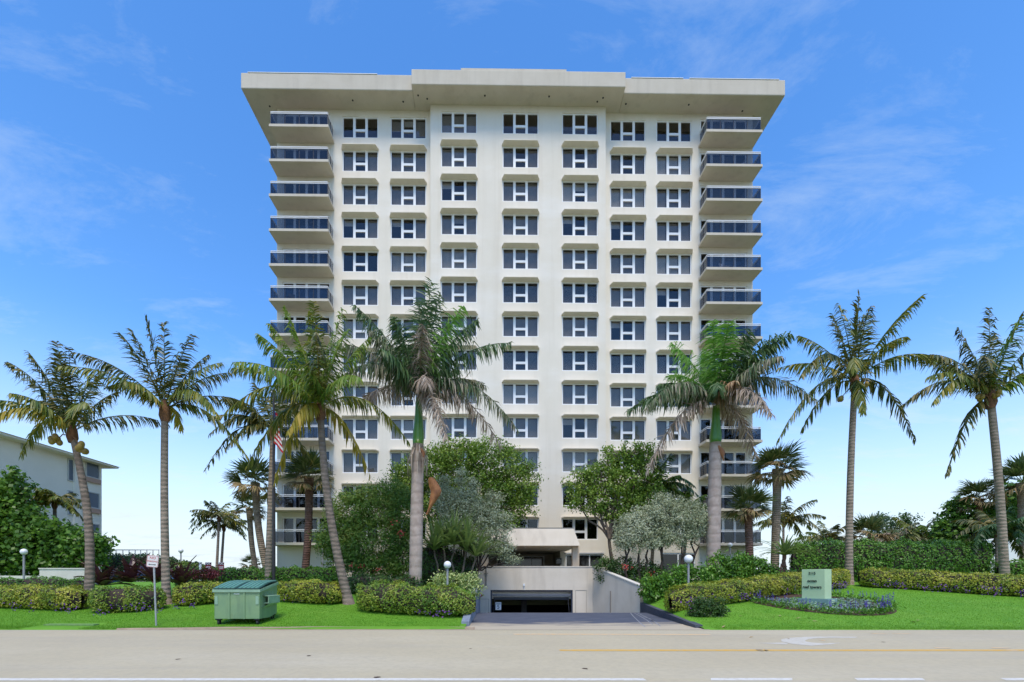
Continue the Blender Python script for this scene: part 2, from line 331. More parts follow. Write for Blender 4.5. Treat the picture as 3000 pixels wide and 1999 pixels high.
for pts in ([(1846, 1795), (1855, 1806), (1866, 1817), (1880, 1830), (1890, 1838)], [(1856, 1796), (1875, 1806), (1895, 1818), (1912, 1831)], [(1868, 1797), (1895, 1810), (1918, 1822), (1935, 1836)], [(1884, 1808), (1903, 1813), (1918, 1823)]):
    mb = MB()
    for a, b_ in zip(pts, pts[1:]):
        (xa, ya, _), (xb, yb, _) = gp(*a), gp(*b_); w = .022; mb.face([(xa-w, ya, .013), (xa+w, ya, .013), (xb+w, yb, .013), (xb-w, yb, .013)])
    mb.build('chalk_scribble', M['chalk'], drive)
# kerbs of the driveway
kb = MB(); k0, k1 = (7.5, 17.0), (8.52, 26.7); n = 12
for i in range(n):
    a, b_ = i/n, (i+1)/n; pa = (k0[0]+(k1[0]-k0[0])*a, k0[1]+(k1[1]-k0[1])*a); pb = (k0[0]+(k1[0]-k0[0])*b_, k0[1]+(k1[1]-k0[1])*b_)
    ha, hb = .12+.38*a, .12+.38*b_
    kb.hexa([(pa[0], pa[1], -.1), (pa[0]+.28, pa[1], -.1), (pb[0]+.28, pb[1], -.1), (pb[0], pb[1], -.1), (pa[0], pa[1], ha), (pa[0]+.28, pa[1], ha), (pb[0]+.28, pb[1], hb), (pb[0], pb[1], hb)])
tag(kb.build('kerb_right', M['kerb']), kind='structure')
kb = MB()
for i in range(12):
    ya, yb = 17.6+i*1.12, 17.6+(i+1)*1.12
    kb.hexa([(DRX0-.3, ya, -.1), (DRX0, ya, -.1-(ya>25)*1.2), (DRX0, yb, -.1-(yb>25)*1.2), (DRX0-.3, yb, -.1), (DRX0-.3, ya, gz(0, ya)+.1), (DRX0, ya, gz(0, ya)+.1), (DRX0, yb, gz(0, yb)+.1), (DRX0-.3, yb, gz(0, yb)+.1)])
M['kerbl'] = mat('pale blue kerb paint', (.23, .27, .33), (.17, .2, .25), scale=5, rough=.8)
tag(kb.build('kerb_left', M['kerbl']), kind='structure')

# ------------------------------------------------------------------ tower
TX, TY = (1512-PX)*38/FPX, 38.0
tower = empty('apartment_tower', (TX, TY, 0), R(.7), 'tall cream apartment tower with rows of dark windows, corner balconies and wide flat roof', 'building')
def U(px, k=35.0): return (px-1512)/k
def holed(name, x0, x1, z0, z1, y, holes, depth, m, parent):
    """flat wall with rectangular openings and their reveals"""
    xs = sorted({x0, x1, *[h[0] for h in holes], *[h[1] for h in holes]}); zs = sorted({z0, z1, *[h[2] for h in holes], *[h[3] for h in holes]})
    mb = MB()
    for j in range(len(zs)-1):
        run = None
        for i in range(len(xs)-1):
            cx, cz = (xs[i]+xs[i+1])/2, (zs[j]+zs[j+1])/2
            inside = any(h[0] < cx < h[1] and h[2] < cz < h[3] for h in holes)
            if not inside and run is None: run = xs[i]
            if run is not None and (inside or i == len(xs)-2):
                e = xs[i] if inside else xs[i+1]; mb.face([(run, y, zs[j]), (e, y, zs[j]), (e, y, zs[j+1]), (run, y, zs[j+1])]); run = None
    for hh in holes:
        a, b, c, d = hh[:4]; dw = depth; depth = hh[4] if len(hh) > 4 else depth
        mb.face([(a, y, c), (a, y, d), (a, y+depth, d), (a, y+depth, c)]); mb.face([(b, y, d), (b, y, c), (b, y+depth, c), (b, y+depth, d)])
        mb.face([(a, y, d), (b, y, d), (b, y+depth, d), (a, y+depth, d)]); mb.face([(b, y, c), (a, y, c), (a, y+depth, c), (b, y+depth, c)]); depth = dw
    return mb, mb.build(name, m, parent)
WL, WR, ROOFZ = -19.9, 19.94, 41.0
BL, BR, BY = -7.1, 7.4, -.5
STEP, WZ0, SLZ0 = 2.795, 38.74, 38.16
NR = 13
winz = [WZ0-.015-STEP*i for i in range(NR)]
wing_cols = [-13.0, -9.0, 9.4, 13.29]; bay_cols = [-4.74, .34, 5.27]
WW, WH = 2.98, 1.76
GROUND = 1.0
def hole(u, z): return (u-WW/2, u+WW/2, z-.05, z-.05+WH)
slz = [SLZ0-STEP*k for k in range(NR)]
DOORL, DOORR = (-19.45, -15.5), (15.5, 19.45)
holes_w = [hole(u, z) for u in wing_cols for z in winz]
holes_w += [(*d, z+.2, z+.2+2.22) for d in (DOORL, DOORR) for z in slz]
gfl = [(12.2, 15.1, 1.9, 4.1)]                                  # ground floor door right
lw = [h for h in holes_w if h[1] < BL]; rw = [h for h in holes_w if h[0] > BR] + gfl
mbw, _ = holed('wall', WL, BL, GROUND, ROOFZ, 0, lw, .22, M['stucco'], tower)
mbw, _ = holed('wall', BR, WR, GROUND, ROOFZ, 0, rw, .22, M['stucco'], tower)
REC = (U(1425, 35.5), U(1641, 35.5), 1.6, 4.2)
gfb = [REC, (U(1656, 35.5), U(1764, 35.5), 2.85, 3.95)]
mbw, _ = holed('wall', BL, BR, GROUND, ROOFZ, BY, [hole(u, z+.0) for u in bay_cols for z in winz]+gfb, .22, M['stucco'], tower)
side = MB()
side.face([(WL, 0, GROUND), (WL, 0, ROOFZ), (WL, 24, ROOFZ), (WL, 24, GROUND)]); side.face([(WR, 0, ROOFZ), (WR, 0, GROUND), (WR, 24, GROUND), (WR, 24, ROOFZ)])
side.face([(WR, 24, GROUND), (WL, 24, GROUND), (WL, 24, ROOFZ), (WR, 24, ROOFZ)])
side.face([(BL, BY, GROUND), (BL, BY, ROOFZ), (BL, 0, ROOFZ), (BL, 0, GROUND)]); side.face([(BR, BY, ROOFZ), (BR, BY, GROUND), (BR, 0, GROUND), (BR, 0, ROOFZ)])
side.build('side_wall', M['stucco'], tower)
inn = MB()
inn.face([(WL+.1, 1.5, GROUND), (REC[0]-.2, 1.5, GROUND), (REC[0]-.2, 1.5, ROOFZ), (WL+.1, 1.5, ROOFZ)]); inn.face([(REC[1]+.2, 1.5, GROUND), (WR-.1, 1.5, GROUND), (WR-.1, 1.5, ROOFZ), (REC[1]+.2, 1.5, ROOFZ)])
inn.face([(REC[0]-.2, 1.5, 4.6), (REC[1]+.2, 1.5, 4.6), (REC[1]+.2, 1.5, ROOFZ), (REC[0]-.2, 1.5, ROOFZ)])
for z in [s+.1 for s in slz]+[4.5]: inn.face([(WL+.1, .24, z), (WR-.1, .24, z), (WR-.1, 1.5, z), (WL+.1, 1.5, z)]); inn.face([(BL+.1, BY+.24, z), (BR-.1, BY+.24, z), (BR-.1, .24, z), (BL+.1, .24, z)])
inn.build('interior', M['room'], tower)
# roof slab with deep overhang
rf = MB(); rf.box(-22.05, -8.4, -1.55, 26, ROOFZ, 42.26); roof = rf.build('roof', M['fascia'], tower, bevel=.06)
rf = MB(); rf.box(8.6, 21.7, -1.55, 26, ROOFZ, 42.26); rf.build('roof', M['fascia'], tower, bevel=.06)
rf = MB(); rf.box(-8.4, 8.6, -2.02, 26, ROOFZ-.004, 42.20); rf.build('roof_centre', M['fascia'], roof, bevel=.05)
rf = MB(); rf.box(-4.5, 3.9, -1.9, 20, 42.19, 42.46); rf.build('roof_upstand', M['fascia'], roof)
M['cap'] = mat('pale roof edge', (.8, .8, .78), rough=.6)
for xa, xb in ((-21.5, -11.2), (9.2, 13.4), (13.9, 21.2)): rf = MB(); rf.box(xa, xb, -1.575, -1.40, 42.262, 42.30); rf.build('roof_edge_cap', M['cap'], roof)
for u, y in ((-20.4, -.2), (-13.4, -.75), (-9.3, -.7), (-8.0, -1.2), (-7.3, -.95), (-2.6, -1.25), (2.6, -1.25), (7.0, -1.2), (6.6, -.9), (9.0, -.75), (14.2, -.75), (18.9, -.3)):
    mb = MB(); mb.tube([(u, y, ROOFZ-.03), (u, y, ROOFZ+.02)], .07, 10); mb.build('soffit_light', M['black'], roof)
# windows
def framemesh(w, h):
    f = MB(); d = .12; e = .08; t = .205
    p3 = (w-2*e-2*t)/3
    f.box(0, w, 0, d, 0, e); f.box(0, w, 0, d, h-e, h); f.box(0, e, 0, d, e, h-e); f.box(w-e, w, 0, d, e, h-e)
    x1 = e+p3; x2 = e+2*p3+t
    f.box(x1, x1+t, 0, d, e, h-e); f.box(x2, x2+t, 0, d, e, h-e)
    zt = e+.50; f.box(x1+t, x2, .002, d-.002, zt, zt+.19)
    panes = [(e, x1, e, h-e), (x1+t, x2, e, zt), (x1+t, x2, zt+.19, h-e), (x2+t, w-e, e, h-e)]
    return f.mesh('window'), panes
fm, panes = framemesh(WW, WH); fm.materials.append(M['white'])
def panemesh(p, name='pane'):
    mb = MB(); mb.box(p[0], p[1], .055, .065, p[2], p[3]); me = mb.mesh(name); me.materials.append(M['pane']); return me
pms = [panemesh(p) for p in panes]
def blindmesh(p, kind, drop):
    mb = MB(); z0 = p[3]-(p[3]-p[2])*drop
    if kind == 'slat':
        n = int((p[3]-z0)/.085)
        for i in range(n): z = z0+i*.085; mb.hexa([(p[0]+.01, .20, z), (p[1]-.01, .20, z), (p[1]-.01, .25, z+.045), (p[0]+.01, .25, z+.045), (p[0]+.01, .20, z+.012), (p[1]-.01, .20, z+.012), (p[1]-.01, .25, z+.057), (p[0]+.01, .25, z+.057)])
    elif kind == 'drape':
        n = 14
        for i in range(n):
            xa, xb = p[0]+(p[1]-p[0])*i/n, p[0]+(p[1]-p[0])*(i+1)/n; ya, yb = (.2, .25) if i % 2 else (.25, .2)
            mb.face([(xa, ya, z0), (xb, yb, z0), (xb, yb, p[3]), (xa, ya, p[3])])
    else: mb.face([(p[0], .22, z0), (p[1], .22, z0), (p[1], .22, p[3]), (p[0], .22, p[3])])
    return mb.mesh('blind')
bmc = {}
def bm_(pi, kind, drop, m):
    k = (pi, kind, drop, m)
    if k not in bmc: bmc[k] = blindmesh(panes[pi] if pi != 9 else (panes[1][0], panes[1][1], panes[1][2], panes[2][3]), kind, drop); bmc[k].materials.append(M[m])
    return bmc[k]
hood = MB(); y1 = -.46; w0, w1 = WW/2+.06, WW/2-.13       # flat-topped hood, its front corners cut off in plan
hood.v += [(-w0, 0, 0), (w0, 0, 0), (w0, -.07, .008), (w1, y1, .05), (-w1, y1, .05), (-w0, -.07, .008)]
hood.v += [(x, y, .105 if y < 0 else .115) for x, y, z in hood.v[:6]]
for q in ((0,1,2,3,4,5),(11,10,9,8,7,6),(0,5,11,6),(5,4,10,11),(4,3,9,10),(3,2,8,9),(2,1,7,8),(1,0,6,7)): hood.f.append(q); hood.m.append(0)
hm = hood.mesh('window_hood'); hm.materials.append(M['stucco'])
npane = 0
wr = random.Random(11)
allc = [(u, 0) for u in wing_cols[:2]]+[(u, BY) for u in bay_cols]+[(u, 0) for u in wing_cols[2:]]
def blindplan(r, c):
    """rough look of each window in the photograph: row from the top, column from the left"""
    if r == 0: return ['open', 'half', 'shade', 'open', 'open', 'open', 'open'][c]
    if r == 1: return ['shade', 'shade', 'dark', 'gap', 'gap', 'gap', 'shade'][c]
    if r == 4: return ['open', 'drape', 'drape', 'shade', 'shade', 'shade', 'shade'][c]
    if r == 5: return ['dark', 'dark', 'dark', 'slat', 'slat', 'dark', 'low'][c]
    if r == 7: return ['dark', 'shade', 'shade', 'slat', 'slat', 'slat', 'slat'][c]
    if r >= 11: return ['half', 'open', 'open', 'open', 'open', 'half', 'open'][c]
    return wr.choice(['shade', 'shade', 'shade', 'dark', 'dark', 'low'])
for r, z in enumerate(winz):
    for c, (u, y0) in enumerate(allc):
        fo = link('window', fm, None, tower, (u-WW/2, y0+.06, z-.05))
        hidden = r >= 9 and c in (1, 2, 6) or r == 12 and c in (0, 1, 2, 5)
        if hidden:
            gm = bpy.data.meshes.get('glazing')
            if not gm:
                mb = MB(); [mb.box(p[0], p[1], .055, .065, p[2], p[3]) for p in panes]; gm = mb.mesh('glazing'); gm.materials.append(M['pane'])
            link('glazing', gm, None, fo)
        else:
            for pm in pms: link('pane', pm, None, fo); npane += 1
        k = blindplan(r, c)
        if k == 'shade':
            dm = wr.choice(['blind', 'blindd', 'blindd'])
            for pi in (0, 3, 9): link('blind', bm_(pi, 'flat', 1.0 if pi != 9 else wr.choice([1., .35, 1.]), dm), None, fo)
        elif k == 'dark':
            for pi in (0, 3, 9): link('blind', bm_(pi, 'flat', 1.0, 'blindd'), None, fo)
        elif k == 'slat':
            for pi in (0, 3): link('blind', bm_(pi, 'slat', 1.0, 'blind'), None, fo)
            link('blind', bm_(9, 'slat', 1.0, 'blindd'), None, fo)
        elif k == 'drape':
            for pi in (0, 3, 9): link('curtain', bm_(pi, 'drape', 1.0, 'blind'), None, fo)
        elif k == 'half': link('blind', bm_(0, 'flat', .55, 'blindd'), None, fo); link('blind', bm_(9, 'flat', .3, 'blind'), None, fo); link('blind', bm_(3, 'flat', .8, 'blindd'), None, fo)
        elif k == 'gap':
            for pi in (0, 3): link('curtain', bm_(pi, 'drape', 1.0, 'blindd'), None, fo)
        elif k == 'low':
            link('blind', bm_(0, 'flat', .3, 'blind'), None, fo); link('blind', bm_(3, 'flat', 1.0, 'blindd'), None, fo)
        if r > 0: link('window_hood', hm, None, tower, (u, y0-.002, z-.05+WH+.015))
# balconies with sliding doors
def doormesh(w, h):
    f = MB(); e = .10; t = .20; n = 4; p = (w-2*e-(n-1)*t)/n; pl = []
    f.box(0, w, 0, .12, 0, e); f.box(0, w, 0, .12, h-e, h); f.box(0, e, 0, .12, e, h-e); f.box(w-e, w, 0, .12, e, h-e)
    x = e
    for i in range(n):
        pl.append((x, x+p, e, h-e)); x += p
        if i < n-1: f.box(x, x+t, 0, .12, e, h-e); x += t
    me = f.mesh('sliding_door'); me.materials.append(M['white']); return me, pl
dmw = DOORL[1]-DOORL[0]; dme, dpl = doormesh(dmw, 2.22); dpm = [panemesh(p, 'door_pane') for p in dpl]
def balcony_proto(u0, u1, innerleft):
    sl = MB(); sl.box(u0, u1, -1.4, -.003, 0, .2); slab = sl.mesh('balcony'); slab.materials.append(M['fascia'])
    g0, g1, yf = u0+.10, u1-.10, -1.30
    r_ = MB(); 
    for zz in (1.22, 1.10): r_.box(g0, g1, yf-.03, yf+.03, zz, zz+.045)
    for xx in (g0, g1):
        for zz in (1.22, 1.10): r_.box(xx-.03, xx+.03, yf+.031, -.02, zz, zz+.045)
    rm = r_.mesh('handrail'); rm.materials.append(M['rail'])
    post = MB()
    for i in range(5): x = g0+(g1-g0)*i/4; post.box(x-.035, x+.035, yf+.03, yf+.07, .2, 1.12)
    for xx in (g0, g1): post.box(xx-.03, xx+.03, -.68, -.62, .2, 1.10)
    pm = post.mesh('post'); pm.materials.append(M['darkrail'])
    gl = []
    for i in range(4):
        a, b = g0+(g1-g0)*i/4+.025, g0+(g1-g0)*(i+1)/4-.025; q = MB(); q.box(a, b, yf-.006, yf+.006, .26, 1.09); m_ = q.mesh('glass_panel'); m_.materials.append(M['railglass']); gl.append(m_)
    for xx in (g0, g1):
        q = MB(); q.box(xx-.006, xx+.006, yf+.05, -.05, .26, 1.09); m_ = q.mesh('glass_panel'); m_.materials.append(M['railglass']); gl.append(m_)
    return slab, rm, pm, gl
bpL = balcony_proto(-19.9, -15.15, 0); bpR = balcony_proto(15.35, 19.94, 1)
for (slab, rm, pm, gl), d in ((bpL, DOORL), (bpR, DOORR)):
    for k, z in enumerate(slz):
        b = link('balcony', slab, None, tower, (0, 0, z)); tag(link('handrail', rm, None, b), kind='stuff'); tag(link('post', pm, None, b), kind='stuff')
        for g_ in gl: link('glass_panel', g_, None, b)
        do = link('sliding_door', dme, None, tower, (d[0], .06, z+.2))
        for q in dpm: link('door_pane', q, None, do)
        if d is DOORR and k < 9 or d is DOORL and k in (9, 10):
            for pi in (1, 2):
                key = ('door', pi)
                if key not in bmc: mb = MB(); p = dpl[pi]; mb.face([(p[0], .2, p[2]), (p[1], .2, p[2]), (p[1], .2, p[3]), (p[0], .2, p[3])]); bmc[key] = mb.mesh('blind'); bmc[key].materials.append(M['blindd'])
                link('blind', bmc[key], None, do)
# far balconies on the left flank, seen as slivers past the corner
fb = MB(); fb.box(-23.2, -19.91, 8, 14, 0, .2); fbm = fb.mesh('flank_balcony'); fbm.materials.append(M['stucco'])
fr_ = MB(); fr_.box(-23.15, -19.95, 8.02, 8.06, .2, 1.1); fr_.box(-23.17, -23.1, 8.07, 14, .2, 1.1); frm = fr_.mesh('glass_panel'); frm.materials.append(M['railglass'])
fh = MB(); fh.box(-23.18, -19.92, 8.0, 8.08, 1.12, 1.18); fhm = fh.mesh('handrail'); fhm.materials.append(M['rail'])
for z in slz: b = link('flank_balcony', fbm, None, tower, (0, 0, z)); link('glass_panel', frm, None, b); link('handrail', fhm, None, b)
# ground floor of the entrance
M['lobby'] = mat('lobby wall', (.46, .41, .33), (.40, .35, .28), scale=1, rough=.8)
lb = MB(); a, b, c, d = REC; yb = 3.6
lb.face([(a, BY+.22, c), (a, BY+.22, d), (a, yb, d), (a, yb, c)]); lb.face([(b, BY+.22, d), (b, BY+.22, c), (b, yb, c), (b, yb, d)]); lb.face([(a, BY+.22, d), (b, BY+.22, d), (b, yb, d), (a, yb, d)])
lb.face([(a, yb, c), (b, yb, c), (b, yb, d), (a, yb, d)]); lb.build('lobby_recess', M['lobby'], tower)
ld = MB(); x0, x1 = a+.95, b-.95
ld.box(x0-.12, x1+.12, yb-.10, yb-.02, 3.92, 4.02); ld.box(x0-.12, x0, yb-.10, yb-.02, 1.6, 3.92); ld.box(x1, x1+.12, yb-.10, yb-.02, 1.6, 3.92); lo = ld.build('lobby_door', M['white'], tower)
for i in range(4):
    q = MB(); xa, xb = x0+(x1-x0)*i/4+.02, x0+(x1-x0)*(i+1)/4-.02; q.box(xa, xb, yb-.08, yb-.06, 1.6, 3.92); q.build('door_pane', mat('dark door glass', (.012, .011, .012), rough=.06, spec=.6) if i == 0 else bpy.data.materials['dark door glass'], lo)
M['dglass'] = bpy.data.materials['dark door glass']
gw = gfb[1]; q = MB(); q.box(gw[0], gw[1], BY+.05, BY+.15, gw[2], gw[2]+.08); q.box(gw[0], gw[1], BY+.05, BY+.15, gw[3]-.1, gw[3])
for i in range(4): x = gw[0]+(gw[1]-gw[0]-.1)*i/3; q.box(x, x+.1, BY+.05, BY+.15, gw[2]+.08, gw[3]-.1)
wo_ = q.build('lobby_window', M['white'], tower); q = MB(); q.box(gw[0]-.1, gw[1]+.1, BY-.12, BY-.003, gw[3]+.02, gw[3]+.12); q.build('window_head', mat('grey metal flashing', (.42, .44, .47), rough=.5), tower)
for i in range(3): x = gw[0]+(gw[1]-gw[0]-.1)*i/3; q = MB(); q.box(x+.1, x+(gw[1]-gw[0])/3, BY+.09, BY+.10, gw[2]+.08, gw[3]-.1); q.build('pane', M['dglass'], wo_)
gd = gfl[0]; q = MB()
for i in range(3): x = gd[0]+(gd[1]-gd[0]-.12)*i/2; q.box(x, x+.12, .05, .15, gd[2], gd[3])
q.box(gd[0]+.12, gd[1]-.12, .05, .15, gd[3]-.12, gd[3]); do = q.build('terrace_door', M['white'], tower)
for i in range(2): x = gd[0]+(gd[1]-gd[0]-.12)*i/2; q = MB(); q.box(x+.12, x+(gd[1]-gd[0]-.12)/2, .09, .10, gd[2], gd[3]-.12); q.build('door_pane', M['dglass'], do)
# notice beside the lobby
q = MB(); p = P(1638, 1644, 37.2); xx = p.x-TX; q.box(xx-.24, xx+.24, BY-.04, BY-.006, 3.10, 3.62); pl_ = q.build('notice_plate', M['black'], tower)
for i, w in enumerate((.14, .19, .17, .19)):
    q = MB(); z = 3.52-.1*i; q.box(xx-w, xx+w, BY-.046, BY-.041, z-.022, z+.012); q.build('notice_line', M['white'], pl_)

# ------------------------------------------------------------------ entrance canopy
cano = empty('entrance_canopy', (XP(1560, 31.6), 31.6, 1.66), 0, 'beige flared canopy on square columns over the entrance, above the garage wall', 'canopy')
ox, oy, oz = cano.location
def at(mb, p): return (p[0]-ox, p[1]-oy, p[2]-oz)
zb, zt = ZP(1599, 31.4), ZP(1549, 31.9)
cx0, cx1 = XP(1352, 31.4), XP(1699, 31.4); ins = .38
mb = MB(); mb.hexa([at(0, q) for q in ((cx0, 31.4, zb), (cx1, 31.4, zb), (cx1, 37.4, zb), (cx0, 37.4, zb), (cx0+ins, 31.4+ins, zt), (cx1-ins, 31.4+ins, zt), (cx1-ins, 37.4, zt), (cx0+ins, 37.4, zt))]); cr_ = mb.build('canopy_roof', M['garage'], cano)
mb = MB(); mb.box(cx0+.36-ox, cx1-.36-ox, 31.4+.36-oy, 37.35-oy, zt+.002-oz, zt+.05-oz); mb.build('edge_cap', mat('dark edge cap', (.16, .15, .13), rough=.7), cr_)
M['column'] = mat('tan column', (.58, .47, .345), (.52, .42, .30), scale=2, rough=.85)
for px in (1411, 1676):
    mb = MB(); x0, x1 = XP(px, 32.2), XP(px, 32.2)+.48; mb.box(x0-ox, x1-ox, 32.0-oy, 32.48-oy, 0, zb-.002-oz); mb.build('column', M['column'], cano, bevel=.02)
for x, y in ((2.2, 33.2), (4.2, 33.2), (2.2, 35.4), (4.2, 35.4)):
    mb = MB(); mb.tube([(x-ox, y-oy, zb-.02-oz), (x-ox, y-oy, zb+.02-oz)], .09, 10); mb.build('canopy_light', M['rail'], cano)

# ------------------------------------------------------------------ garage wall and ramp wall
gar = empty('garage_wall', (2.5, 31, -1.1), 0, 'grey beige garage wall with low wide opening at the end of the driveway', 'wall')
gx, gy, gz0 = gar.location
op = (XP(1437, 31), XP(1678, 31), -1.1, ZP(1729, 31))
mbx, o = holed('wall', XP(1340, 31)-gx, XP(1737, 31)-gx, -.1, ZP(1662, 31)-gz0, 0, [(op[0]-gx, op[1]-gx, -.05, op[3]-gz0)], .4, M['garage'], gar)
mb = MB(); ztp = ZP(1662, 31)-gz0; mb.box(XP(1340, 31)-gx, XP(1737, 31)-gx, .0-.03, .42, ztp+.002, ztp+.07); mb.build('coping', M['garage'], gar)
mb = MB(); mb.box(XP(1340, 31)-gx, XP(1737, 31)-gx, .401, .42, 1.6, ztp); mb.build('wall_back', M['garage'], gar)
# garage inside, its shade put into a near-black colour
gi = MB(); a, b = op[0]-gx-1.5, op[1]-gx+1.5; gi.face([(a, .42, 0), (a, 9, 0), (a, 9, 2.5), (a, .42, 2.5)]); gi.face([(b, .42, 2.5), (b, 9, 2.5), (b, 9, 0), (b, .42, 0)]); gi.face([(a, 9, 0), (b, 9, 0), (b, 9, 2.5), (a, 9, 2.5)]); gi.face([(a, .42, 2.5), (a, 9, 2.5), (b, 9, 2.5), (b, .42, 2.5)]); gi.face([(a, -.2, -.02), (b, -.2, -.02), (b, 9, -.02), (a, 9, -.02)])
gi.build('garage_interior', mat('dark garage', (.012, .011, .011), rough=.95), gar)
mb = MB(); H = op[3]-gz0
mb.box(op[0]-gx, op[0]-gx+.10, .05, .15, -.05, H); mb.box(op[1]-gx-.10, op[1]-gx, .05, .15, -.05, H); mb.box(op[0]-gx+.1, op[1]-gx-.1, .05, .15, H-.10, H); gd_ = mb.build('garage_gate', mat('dark blue steel', (.03, .035, .055), rough=.45), gar)
mb = MB(); mb.box(op[0]-gx+.12, op[1]-gx-.12, .06, .12, H-.38, H-.29); mb.build('gate_beam', mat('grey steel', (.12, .125, .15), rough=.45), gd_)
mb = MB(); mb.box(op[0]-gx+.2, op[1]-gx-.2, .30, .38, H-.68, H-.50); mb.build('raised_panel', mat('dim steel', (.035, .035, .04), rough=.5), gd_)  # colour dimmed to carry the shade of the opening
for s, x in ((1, op[0]-gx+.16), (-1, op[1]-gx-.16)): mb = MB(); mb.tube([(x, .16, 0), (x+s*.14, .2, H-.5)], .022, 6); mb.build('gate_arm', M['darkrail'], gd_)
mb = MB(); mb.box(-.35+2.3-gx+.0, .05+2.3-gx, 2.5, 2.6, 0, 2.4); mb.build('inner_post', mat('inner post', (.05, .045, .04), rough=.8), gar)  # post darkened in colour to sink into the garage shade
sg = MB(); sx = XP(1460, 31.5)-gx; sz = ZP(1776, 31.5)-gz0; sg.box(sx-.2, sx+.2, .5, .52, sz-.27, sz+.27); so = sg.build('speed_plate', M['white'], gar)
text('speed_number', '5', .38, M['black'], so, Matrix.Translation((sx, .496, sz-.07)) @ FRONT, .002)
sg = MB(); sg.box(sx-.16, sx+.16, .494, .499, sz+.13, sz+.17); sg.build('speed_line', M['black'], so)
for (pa, pb, pt) in ((1398, 1432, 1755), (1686, 1718, 1729)):
    mb = MB(); x0, x1, z1 = XP(pa, 31)-gx, XP(pb, 31)-gx, ZP(pt, 31)-gz0
    mb.box(x0, x0+.02, -.02, -.002, .2, z1); mb.box(x1-.02, x1, -.02, -.002, .2, z1); mb.box(x0+.02, x1-.02, -.02, -.002, z1-.02, z1); mb.build('panel_joint', mat('joint grey', (.30, .27, .22), rough=.9), gar)
mb = MB(); x = XP(1424, 31)-gx; mb.tube([(x, -.06, ZP(1716, 31)-gz0), (x, -.06, ZP(1664, 31)-gz0)], .035, 8); mb.box(x-.14, x+.14, -.07, -.03, ZP(1681, 31)-gz0, ZP(1679, 31)-gz0); mb.build('drain_pipe', mat('pipe grey', (.22, .2, .17), rough=.7), gar)
mb = MB(); x = XP(1535, 31)-gx; mb.tube([(x, -.05, H), (x, -.05, ZP(1717, 31)-gz0)], .025, 6); mb.box(x-.06, x+.06, -.1, -.01, ZP(1717, 31)-gz0, ZP(1713, 31)-gz0+.06); mb.build('gate_sensor', M['rail'], gar)
M['red'] = mat('red enamel', (.42, .03, .03), rough=.35)
mb = MB(); mb.sphere((XP(1407, 31)-gx, -.03, ZP(1744, 31)-gz0), .14, 12, 8); al = mb.build('alarm_bell', M['red'], gar, True)
mb = MB(); mb.box(XP(1407, 31)-gx-.035, XP(1407, 31)-gx+.035, -.19, -.165, ZP(1744, 31)-gz0-.07, ZP(1744, 31)-gz0+.07); mb.build('bell_plate', M['white'], al)
rw_ = empty('ramp_wall', (7.6, 28.8, -.6), 0, 'grey beige ramp wall sloping down beside the driveway, right of the garage', 'wall')
ox, oy, oz = rw_.location
c0, c1 = Vector((XP(1737, 31)+.0, 30.99, 0)), Vector((8.5, 26.6, 0)); dn = (c1-c0).normalized(); nr = Vector((-dn.y, dn.x, 0)); 
if nr.x < 0: nr = -nr
zc0, zc1 = ZP(1662, 31), ZP(1719, 26.6)
mb = MB(); th = nr*.3; q = [c0, c1, c1+th, c0+th]
mb.hexa([(p.x-ox, p.y-oy, -1.0-oz) for p in q]+[(p.x-ox, p.y-oy, z-oz) for p, z in zip(q, (zc0, zc1, zc1, zc0))]); mb.build('wall', M['garage'], rw_)
mb = MB(); q = [c0-nr*.03, c1-nr*.03+dn*.04, c1+th*1.1+dn*.04, c0+th*1.1]; mb.hexa([(p.x-ox, p.y-oy, z-oz+.003) for p, z in zip(q, (zc0, zc1, zc1, zc0))]+[(p.x-ox, p.y-oy, z-oz+.07) for p, z in zip(q, (zc0, zc1, zc1, zc0))]); mb.build('coping', mat('pale coping', (.62, .585, .50), rough=.85), rw_)
p = c0.lerp(c1, .42); mb = MB(); mb.tube([(p.x-nr.x*.04-ox, p.y-nr.y*.04-oy, -1-oz), (p.x-nr.x*.04-ox, p.y-nr.y*.04-oy, ZP(1732, 29)-oz)], .03, 6); mb.build('drain_pipe', bpy.data.materials['pipe grey'], rw_)
dk = MB(); dk.box(-3.2, 6.6, 31.43, 37.4, 1.0, 1.66); tag(dk.build('entrance_terrace', mat('paved terrace', (.42, .37, .30), (.36, .32, .26), scale=2, rough=.85)), kind='structure')

# ------------------------------------------------------------------ house on the left
HX = -36.0
house = empty('beige_house', (HX, 33, 1.2), 0, 'three storey beige house with low pitched roof at the left edge', 'building')
def hd(px): return HX*FPX/(px-PX)        # depth at which the side wall crosses an image column
M['hwall'] = mat('pale house stucco', (.88, .82, .69), (.83, .77, .64), scale=.5, rough=.9, bump=.2, bscale=30)
M['hroof'] = mat('grey roof tile', (.30, .27, .24), (.24, .21, .18), scale=3, rough=.9)
ye = hd(298); zr = 12.2
def hz_(py, px): return ZP(py, hd(px))
hb = MB(); hb.box(-16, 0, -11, ye-33, -1.2, zr-1.2); hb.build('wall', M['hwall'], house)
rb = MB(); y0, y1, ov = -11, ye-33, .85; e = zr-1.2
rb.hexa([(-17, y0-ov, e), (ov, y0-ov, e), (ov, y1+ov, e), (-17, y1+ov, e), (-17, y0-ov, e+.15), (ov, y0-ov, e+.15), (ov, y1+ov, e+.15), (-17, y1+ov, e+.15)]); rfo = rb.build('eave', M['hwall'], house)
rb = MB(); a0, a1 = (ov+.1, y0-ov), (ov+.1, y1+ov+.1); zz = e+.152
rb.v += [(-17, y0-ov, zz), (ov+.1, y0-ov, zz), (ov+.1, y1+ov+.1, zz), (-17, y1+ov+.1, zz), (-8, y0+6, zz+2.6), (-8, y1-6, zz+2.6)]
